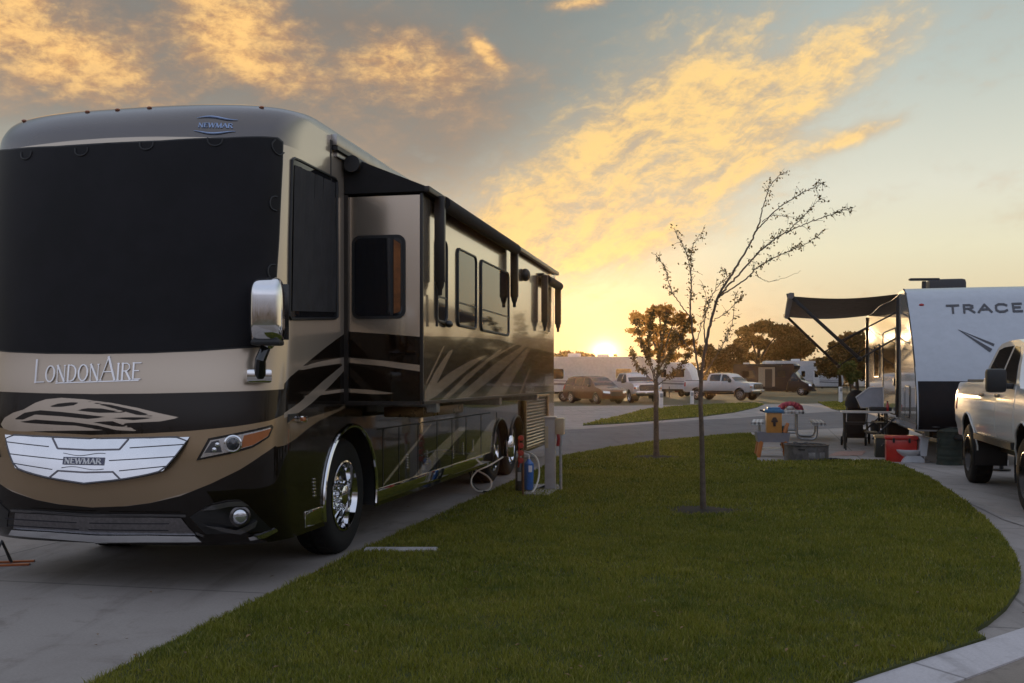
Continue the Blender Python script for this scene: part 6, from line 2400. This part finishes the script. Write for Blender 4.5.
def young_tree(base_px, Y, trunk, limbs, label, twig_n, leaf_n, leaf_s, seed, side_twigs=True):
    """slim planted tree: limbs are measured outlines with their own depth drift"""
    rg = np.random.default_rng(seed)
    b = G(*base_px)
    root = thing('young_tree', (b.x, b.y, 0), 0, label, 'tree')
    loc = lambda x, y, dy: Vector(((x - CX) / FPX * (Y + dy) - b.x, dy, max(CAM_H + (HZ - y) / FPX * (Y + dy), -.02)))
    tr = smooth_path([loc(x, y, d) for x, y, d, r in trunk])
    rr = np.interp(np.linspace(0, 1, len(tr)), np.linspace(0, 1, len(trunk)), [t[3] for t in trunk])
    MB().tube(tr, list(rr), 10).build('trunk', BARK, root)
    tips = []
    for lm in limbs:
        dens_ = lm.get('leaf', 1.0)
        pts = smooth_path([loc(x, y, d) for x, y, d in lm['p']], 8)
        n = len(pts)
        pts = [q + Vector((rg.normal() * .004, rg.normal() * .006, rg.normal() * .004)) * (1 if 0 < i < n - 1 else 0) for i, q in enumerate(pts)]
        r0, r1 = lm['r']
        MB().tube(pts, [r0 + (r1 - r0) * i / (n - 1) for i in range(n)], 6).build('limb', BARK, root)
        L = sum((pts[i + 1] - pts[i]).length for i in range(n - 1))
        tw = MB()
        for _ in range(int(twig_n * L * dens_)):
            f = rg.uniform(lm.get('from', .15), 1.0)
            i = min(int(f * (n - 1)), n - 2)
            o = pts[i].lerp(pts[i + 1], f * (n - 1) - i)
            ax = (pts[i + 1] - pts[i]).normalized()
            d = (ax * rg.uniform(.2, .9) + Vector(rg.normal(size=3)) * .55).normalized()
            l = rg.uniform(.03, .11) * (1.5 if rg.random() < .12 else 1)
            q = [o, o + d * l * .5 + Vector((0, 0, .005)), o + d * l + Vector((0, 0, rg.uniform(-.02, .02)))]
            if side_twigs:
                tw.tube(q, [.0030, .0022, .0014], 4, caps=False)
            for _ in range(rg.integers(1, int(leaf_n) + 2)):
                tips.append(q[rg.integers(0, 3)] + Vector(rg.normal(size=3)) * .018)
        if tw.v:
            t_ = tw.build('twigs', BARK, root)
            t_['kind'] = 'stuff'
    leaves_mesh('leaves', [tuple(t) for t in tips], leaf_s, LEAF_Y, root, 1.0, rg)
    return root


lean = [
    dict(p=[(701.5, 372, 0), (706, 345, .03), (711, 322, .06), (718, 297, .10), (728, 280, .12), (737, 265, .16), (747, 249, .2), (754, 236, .22), (760, 222, .25)], r=(.020, .009), leaf=.5),
    dict(p=[(760, 222, .25), (762, 210, .26), (766, 198, .28), (769, 188, .30), (776, 179, .32), (788, 170.5, .35)], r=(.008, .003), leaf=1.0, **{'from': .3}),
    dict(p=[(757, 230, .22), (768, 218, .14), (780, 207, .08), (792, 199, .02), (804, 192, -.04), (815, 187, -.08), (826, 182, -.1)], r=(.008, .003), leaf=1.3, **{'from': .3}),
    dict(p=[(718, 297, .10), (728, 286, -.02), (742, 271, -.12), (754, 257, -.2), (766, 246, -.28), (778, 237, -.3), (792, 230, -.34), (810, 222, -.38), (827, 216, -.42), (841, 211, -.46), (853, 208, -.5)], r=(.012, .003), leaf=1.7, **{'from': .25}),
    dict(p=[(720, 296, .1), (736, 286, .2), (748, 277, .28), (757, 268, .32), (770, 260, .36), (783, 254, .42), (794, 249, .46), (804, 245, .5), (815, 238, .54), (825, 230, .56)], r=(.010, .003), leaf=1.5, **{'from': .25}),
    dict(p=[(786, 234, -.3), (794, 225, -.22), (804, 216, -.15), (812, 207, -.1), (821, 198, -.05)], r=(.006, .0025), leaf=1.5),
    dict(p=[(755, 275, .3), (762, 279, .36), (769, 281.5, .42), (784, 278, .5), (801, 271, .58)], r=(.004, .0015), leaf=.1),
    dict(p=[(762, 222, .24), (771, 216, .3), (782, 216, .36), (798, 219, .4)], r=(.005, .002), leaf=1.0),
    dict(p=[(701, 385, 0), (697, 362, -.05), (693, 335, -.1), (690, 306, -.14), (691, 290, -.16), (691, 277, -.18), (689, 262, -.2), (684, 247, -.22), (675, 232, -.25)], r=(.014, .003), leaf=1.5, **{'from': .35}),
    dict(p=[(691, 277, -.18), (691, 258, -.16), (693, 246, -.14), (698, 237, -.12), (704, 231, -.1)], r=(.006, .002), leaf=1.6),
    dict(p=[(692, 320, -.12), (681, 305, -.05), (672, 292, .0), (668, 280, .05), (666, 271, .08), (661, 262, .1), (655, 254, .12)], r=(.008, .0025), leaf=1.7, **{'from': .2}),
    dict(p=[(702, 378, 0), (713, 361, .1), (722, 346, .16), (728, 335, .2), (733, 318, .25), (735, 292, .3)], r=(.009, .003), leaf=1.6, **{'from': .2}),
    dict(p=[(706, 346, .02), (704, 325, .1), (708, 306, .16), (715, 290, .2), (727, 276, .26), (722, 269, .28)], r=(.009, .003), leaf=1.5, **{'from': .3}),
    dict(p=[(699, 356, -.04), (686, 345, -.14), (678, 334, -.2), (668, 322, -.26)], r=(.006, .002), leaf=1.6),
    dict(p=[(711, 322, .06), (722, 315, -.04), (733, 306, -.12), (742, 296, -.18)], r=(.006, .002), leaf=1.4),
    dict(p=[(697, 340, -.1), (703, 318, -.24), (706, 300, -.3), (703, 285, -.34)], r=(.006, .002), leaf=1.7),
]
young_tree((703, 513), 11.87, [(703.5, 514, 0, .055), (703, 506, 0, .038), (702.5, 470, 0, .031), (701.5, 430, 0, .028), (700.5, 400, 0, .026), (701.5, 370, 0, .022)],
           lean, 'slim nearly bare young tree leaning right over the middle of the lawn', 18, 3, .034, 5)
b2 = [
    dict(p=[(655.5, 392, 0), (657, 372, .02), (660, 350, .05), (664, 330, .08), (666, 312, .1)], r=(.026, .006), leaf=1.6, **{'from': .2}),
    dict(p=[(656, 385, 0), (650, 366, .1), (644, 350, .2), (639, 336, .25), (636, 322, .3)], r=(.018, .005), leaf=1.8, **{'from': .25}),
    dict(p=[(657, 372, 0), (668, 356, -.1), (677, 343, -.2), (684, 330, -.3), (690, 318, -.4)], r=(.016, .005), leaf=1.8, **{'from': .2}),
    dict(p=[(656, 380, 0), (650, 360, -.2), (648, 345, -.4), (650, 328, -.5), (652, 314, -.55)], r=(.014, .005), leaf=1.8, **{'from': .25}),
    dict(p=[(657, 378, 0), (666, 364, .25), (671, 348, .45), (674, 334, .55)], r=(.014, .005), leaf=1.8, **{'from': .25}),
    dict(p=[(656, 384, 0), (645, 374, -.1), (636, 364, -.15), (630, 350, -.2)], r=(.012, .004), leaf=1.8, **{'from': .3}),
    dict(p=[(656.5, 386, 0), (668, 377, .1), (680, 367, .2), (688, 355, .3)], r=(.012, .004), leaf=1.8, **{'from': .3}),
]
young_tree((656, 458.5), 20.05, [(656, 459, 0, .085), (656, 450, 0, .058), (655.8, 425, 0, .052), (655.5, 400, 0, .046), (656, 382, 0, .045)],
           b2, 'straight young tree with a rounded leafy crown near the road edge', 46, 5, .055, 8)


def clump_tree(name, loc, H, clumps, leaf, leaf_n, m, label, trunk_r=.25, forks=6, group=None, seed=1, cat='tree', gap=.0):
    """crown of leaf clumps [(x, y, z, rx, ry, rz)] on a forking trunk"""
    rg = np.random.default_rng(seed)
    root = thing(name, (loc[0], loc[1], 0), 0, label, cat, group)
    pts = []
    vol = sum(c[3] * c[4] * c[5] for c in clumps)
    for (x, y, z, rx, ry, rz) in clumps:
        n = int(leaf_n * rx * ry * rz / vol) + 20
        k_ = max(4, int(n / 40))
        cc = rg.normal(size=(k_, 3))
        cc /= np.linalg.norm(cc, axis=1)[:, None]
        cc *= rg.uniform(.35, 1.0, (k_, 1)) ** .6
        own = rg.integers(0, k_, n)
        q = cc[own] + rg.normal(size=(n, 3)) * .145
        pts.append(np.array([x, y, z]) + q * np.array([rx, ry, rz]))
    P = np.concatenate(pts)
    P[:, 2] = np.maximum(P[:, 2], .1)
    leaves_mesh('crown', P, leaf, m, root, .8, rg)
    tk = MB()
    zc = min(c[2] for c in clumps)
    tk.tube(smooth_path([(0, 0, -.1), (.03 * H * .3, 0, zc * .4), (0, .05, zc * .85)], 4), list(np.linspace(trunk_r * 1.2, trunk_r * .75, 9)), 8)
    for c in sorted(clumps, key=lambda q: -q[3])[:forks]:
        tk.tube(smooth_path([(0, .05, zc * .8), (c[0] * .45, c[1] * .45, zc * .8 + (c[2] - zc * .8) * .55), (c[0], c[1], c[2])], 5), list(np.linspace(trunk_r * .55, trunk_r * .12, 11)), 6)
    tk.build('trunk', BARK_D, root)
    return root


def crown_px(items, Y, bx, rg_seed, dep=1.0):
    """clump outlines read off the photograph (px, py, rx, ry) at one real distance"""
    rg = np.random.default_rng(rg_seed)
    out = []
    for (x, y, rx, ry) in items:
        k_ = Y / FPX
        out.append(((x - bx) * k_, rg.uniform(-1, 1) * dep, CAM_H + (HZ - y) * k_, rx * k_, max(rx, ry) * k_, ry * k_))
    return out


def far_tree(items, Y, bx, leaf, n, m, label, seed, name='broad_tree', tr=.3, dep=1.5, cat='tree'):
    return clump_tree(name, ((bx - CX) / FPX * Y, Y), 8, crown_px(items, Y, bx, seed, dep), leaf, n, m, label, tr, 7, 'trees beyond the camp sites', seed, cat)


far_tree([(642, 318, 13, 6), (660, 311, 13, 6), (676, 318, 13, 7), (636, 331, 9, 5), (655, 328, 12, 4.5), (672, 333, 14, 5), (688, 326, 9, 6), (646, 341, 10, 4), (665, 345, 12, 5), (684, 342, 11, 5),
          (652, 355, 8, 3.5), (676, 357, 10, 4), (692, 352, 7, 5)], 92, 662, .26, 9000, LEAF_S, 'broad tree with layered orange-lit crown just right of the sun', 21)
far_tree([(748, 333, 11, 7), (762, 327, 12, 7), (776, 334, 10, 6), (742, 345, 9, 6), (758, 342, 11, 5), (772, 347, 11, 6), (750, 356, 10, 5), (766, 358, 10, 5)], 150, 758, .42, 8000, LEAF_O,
         'airy dome-shaped tree left of a denser one behind the camper van', 22, tr=.4)
far_tree([(786, 330, 11, 6), (796, 338, 12, 7), (803, 348, 9, 8), (784, 343, 11, 7), (792, 353, 13, 7), (778, 354, 8, 6)], 140, 792, .40, 12000, LEAF_O,
         'dense dark rounded tree rising behind the camper van roof', 23, tr=.4)
far_tree([(836, 346, 9, 5), (850, 339, 10, 6), (864, 343, 9, 6), (842, 354, 9, 5), (858, 354, 10, 5), (872, 352, 9, 6)], 165, 853, .45, 6500, LEAF_B, 'thin brownish tree seen through the propped awning arms', 24, tr=.35)
far_tree([(704, 352, 9, 6), (718, 356, 9, 6), (732, 352, 8, 7), (711, 364, 10, 6), (726, 366, 10, 6), (738, 364, 8, 6)], 105, 719, .28, 9000, LEAF_B, 'brown bushy thicket behind the tail of the white far pickup', 25, 'bush', .15, cat='bush')
far_tree([(822, 362, 8, 4), (832, 363, 8, 4), (812, 364, 7, 4)], 170, 822, .4, 3000, LEAF_B, 'low brown bush above the roofs right of the camper van', 26, 'bush', .15, cat='bush')
far_tree([(556, 358, 7, 3.5), (566, 356, 7, 3.5), (577, 357, 8, 3.5), (588, 358, 8, 3.5), (545, 358, 8, 4)], 120, 566, .32, 5000, LEAF_B, 'low tree line above the far left trailer roof near the sun', 27, 'hedge', .15, cat='hedge')
far_tree([(850, 366, 7, 4), (846, 372, 6, 4), (855, 373, 6.5, 4), (850, 380, 5, 3.5), (852, 377, 6, 4)], 66, 850, .16, 2200, LEAF_G, 'small bright green young tree behind the stroller', 28, 'young_tree', .06, dep=.3)


# far woodland on the skyline (reads as one mass) and the trees off to both sides that the paint mirrors
def wood(name, pts, h0, h1, leaf, m, seed, label):
    rg = np.random.default_rng(seed)
    P = []
    for (x0, y0), (x1, y1) in zip(pts[:-1], pts[1:]):
        L = math.hypot(x1 - x0, y1 - y0)
        k_ = int(L / 3.2)
        for i in range(k_):
            f = (i + rg.random()) / k_
            cx, cy = x0 + (x1 - x0) * f, y0 + (y1 - y0) * f + rg.normal() * 3
            h = rg.uniform(h0, h1)
            for _ in range(3):
                q = rg.normal(size=(70, 3)) * np.array([1.7, 1.7, h * .22]) + np.array([cx + rg.normal(), cy, h * rg.uniform(.25, .72)])
                P.append(q)
    P = np.concatenate(P)
    P[:, 2] = np.abs(P[:, 2])
    o = leaves_mesh(name, P, leaf, m, None, .8, rg)
    return tag(o, label, 'woodland', kind='stuff')


wood('far_wood', [(-150, 215), (-60, 225), (30, 222), (120, 212), (190, 190), (250, 150)], 3.2, 6.5, 1.1, LEAF_B, 31, 'low dusky woodland along the skyline behind the parked trailers')
rg = random.Random(4)
# (bearing seen from the motorhome's mirrored eye, distance, height, slender?)
for i, (a, d, h, sl_) in enumerate(((20.6, 118, 6.2, 0), (21.6, 112, 6.8, 0), (22.6, 120, 6.6, 0), (23.5, 108, 6.0, 0), (24.4, 116, 6.8, 0), (25.5, 112, 10.4, 1), (25.9, 122, 6.6, 0), (26.6, 110, 6.3, 0),
                                    (27.2, 118, 9.2, 1), (27.9, 112, 6.8, 0), (28.9, 120, 7.2, 0), (29.9, 110, 7.4, 0), (31.2, 115, 8.2, 0), (32.6, 108, 7.6, 0))):
    x, y = -5 + math.sin(R(a)) * d, 1 + math.cos(R(a)) * d
    if sl_:
        cl_ = [(0, 0, h * f, h * .10 * (1.15 - f), h * .10 * (1.15 - f), h * .11) for f in (.12, .25, .38, .5, .62, .74, .86, .95)]
        nm, lb = 'cypress', 'slender dark cypress in the tree row behind the travel trailer'
    else:
        cl_ = [(rg.uniform(-1, 1) * h * .34, rg.uniform(-1, 1) * h * .3, h * rg.uniform(.30, .84), h * .24, h * .24, h * .17) for _ in range(9)]
        nm, lb = 'broad_tree', 'broad dusky tree in the row behind the travel trailer'
    clump_tree(nm, (x, y), h, cl_, .45, 2600, LEAF_O, lb, .2, 5, 'trees mirrored in the motorhome flank', 50 + i)
wood('far_wood', [(-70, 10), (-60, -40), (-20, -62), (30, -64), (70, -40), (85, 5)], 5.5, 10.5, .7, LEAF_O, 33, 'sunlit woodland behind the viewer, mirrored in the chrome')
# ---------------------------------------------------------------- warm evening air
HAZE_D = .00011


def make_haze():
    m = bpy.data.materials.new('evening air')
    m.use_nodes = True
    t = m.node_tree
    t.nodes.clear()
    out = t.nodes.new('ShaderNodeOutputMaterial')
    v_ = t.nodes.new('ShaderNodeVolumePrincipled')
    v_.inputs['Color'].default_value = (.95, .64, .32, 1)
    v_.inputs['Density'].default_value = HAZE_D
    v_.inputs['Anisotropy'].default_value = .90
    t.links.new(v_.outputs[0], out.inputs['Volume'])
    o = MB().box((20, 75, 9), (340, 330, 20.1 + .0)).build('haze', m, None, 0)
    tag(o, 'thin warm evening haze filling the whole site', 'haze', kind='stuff')


make_haze()
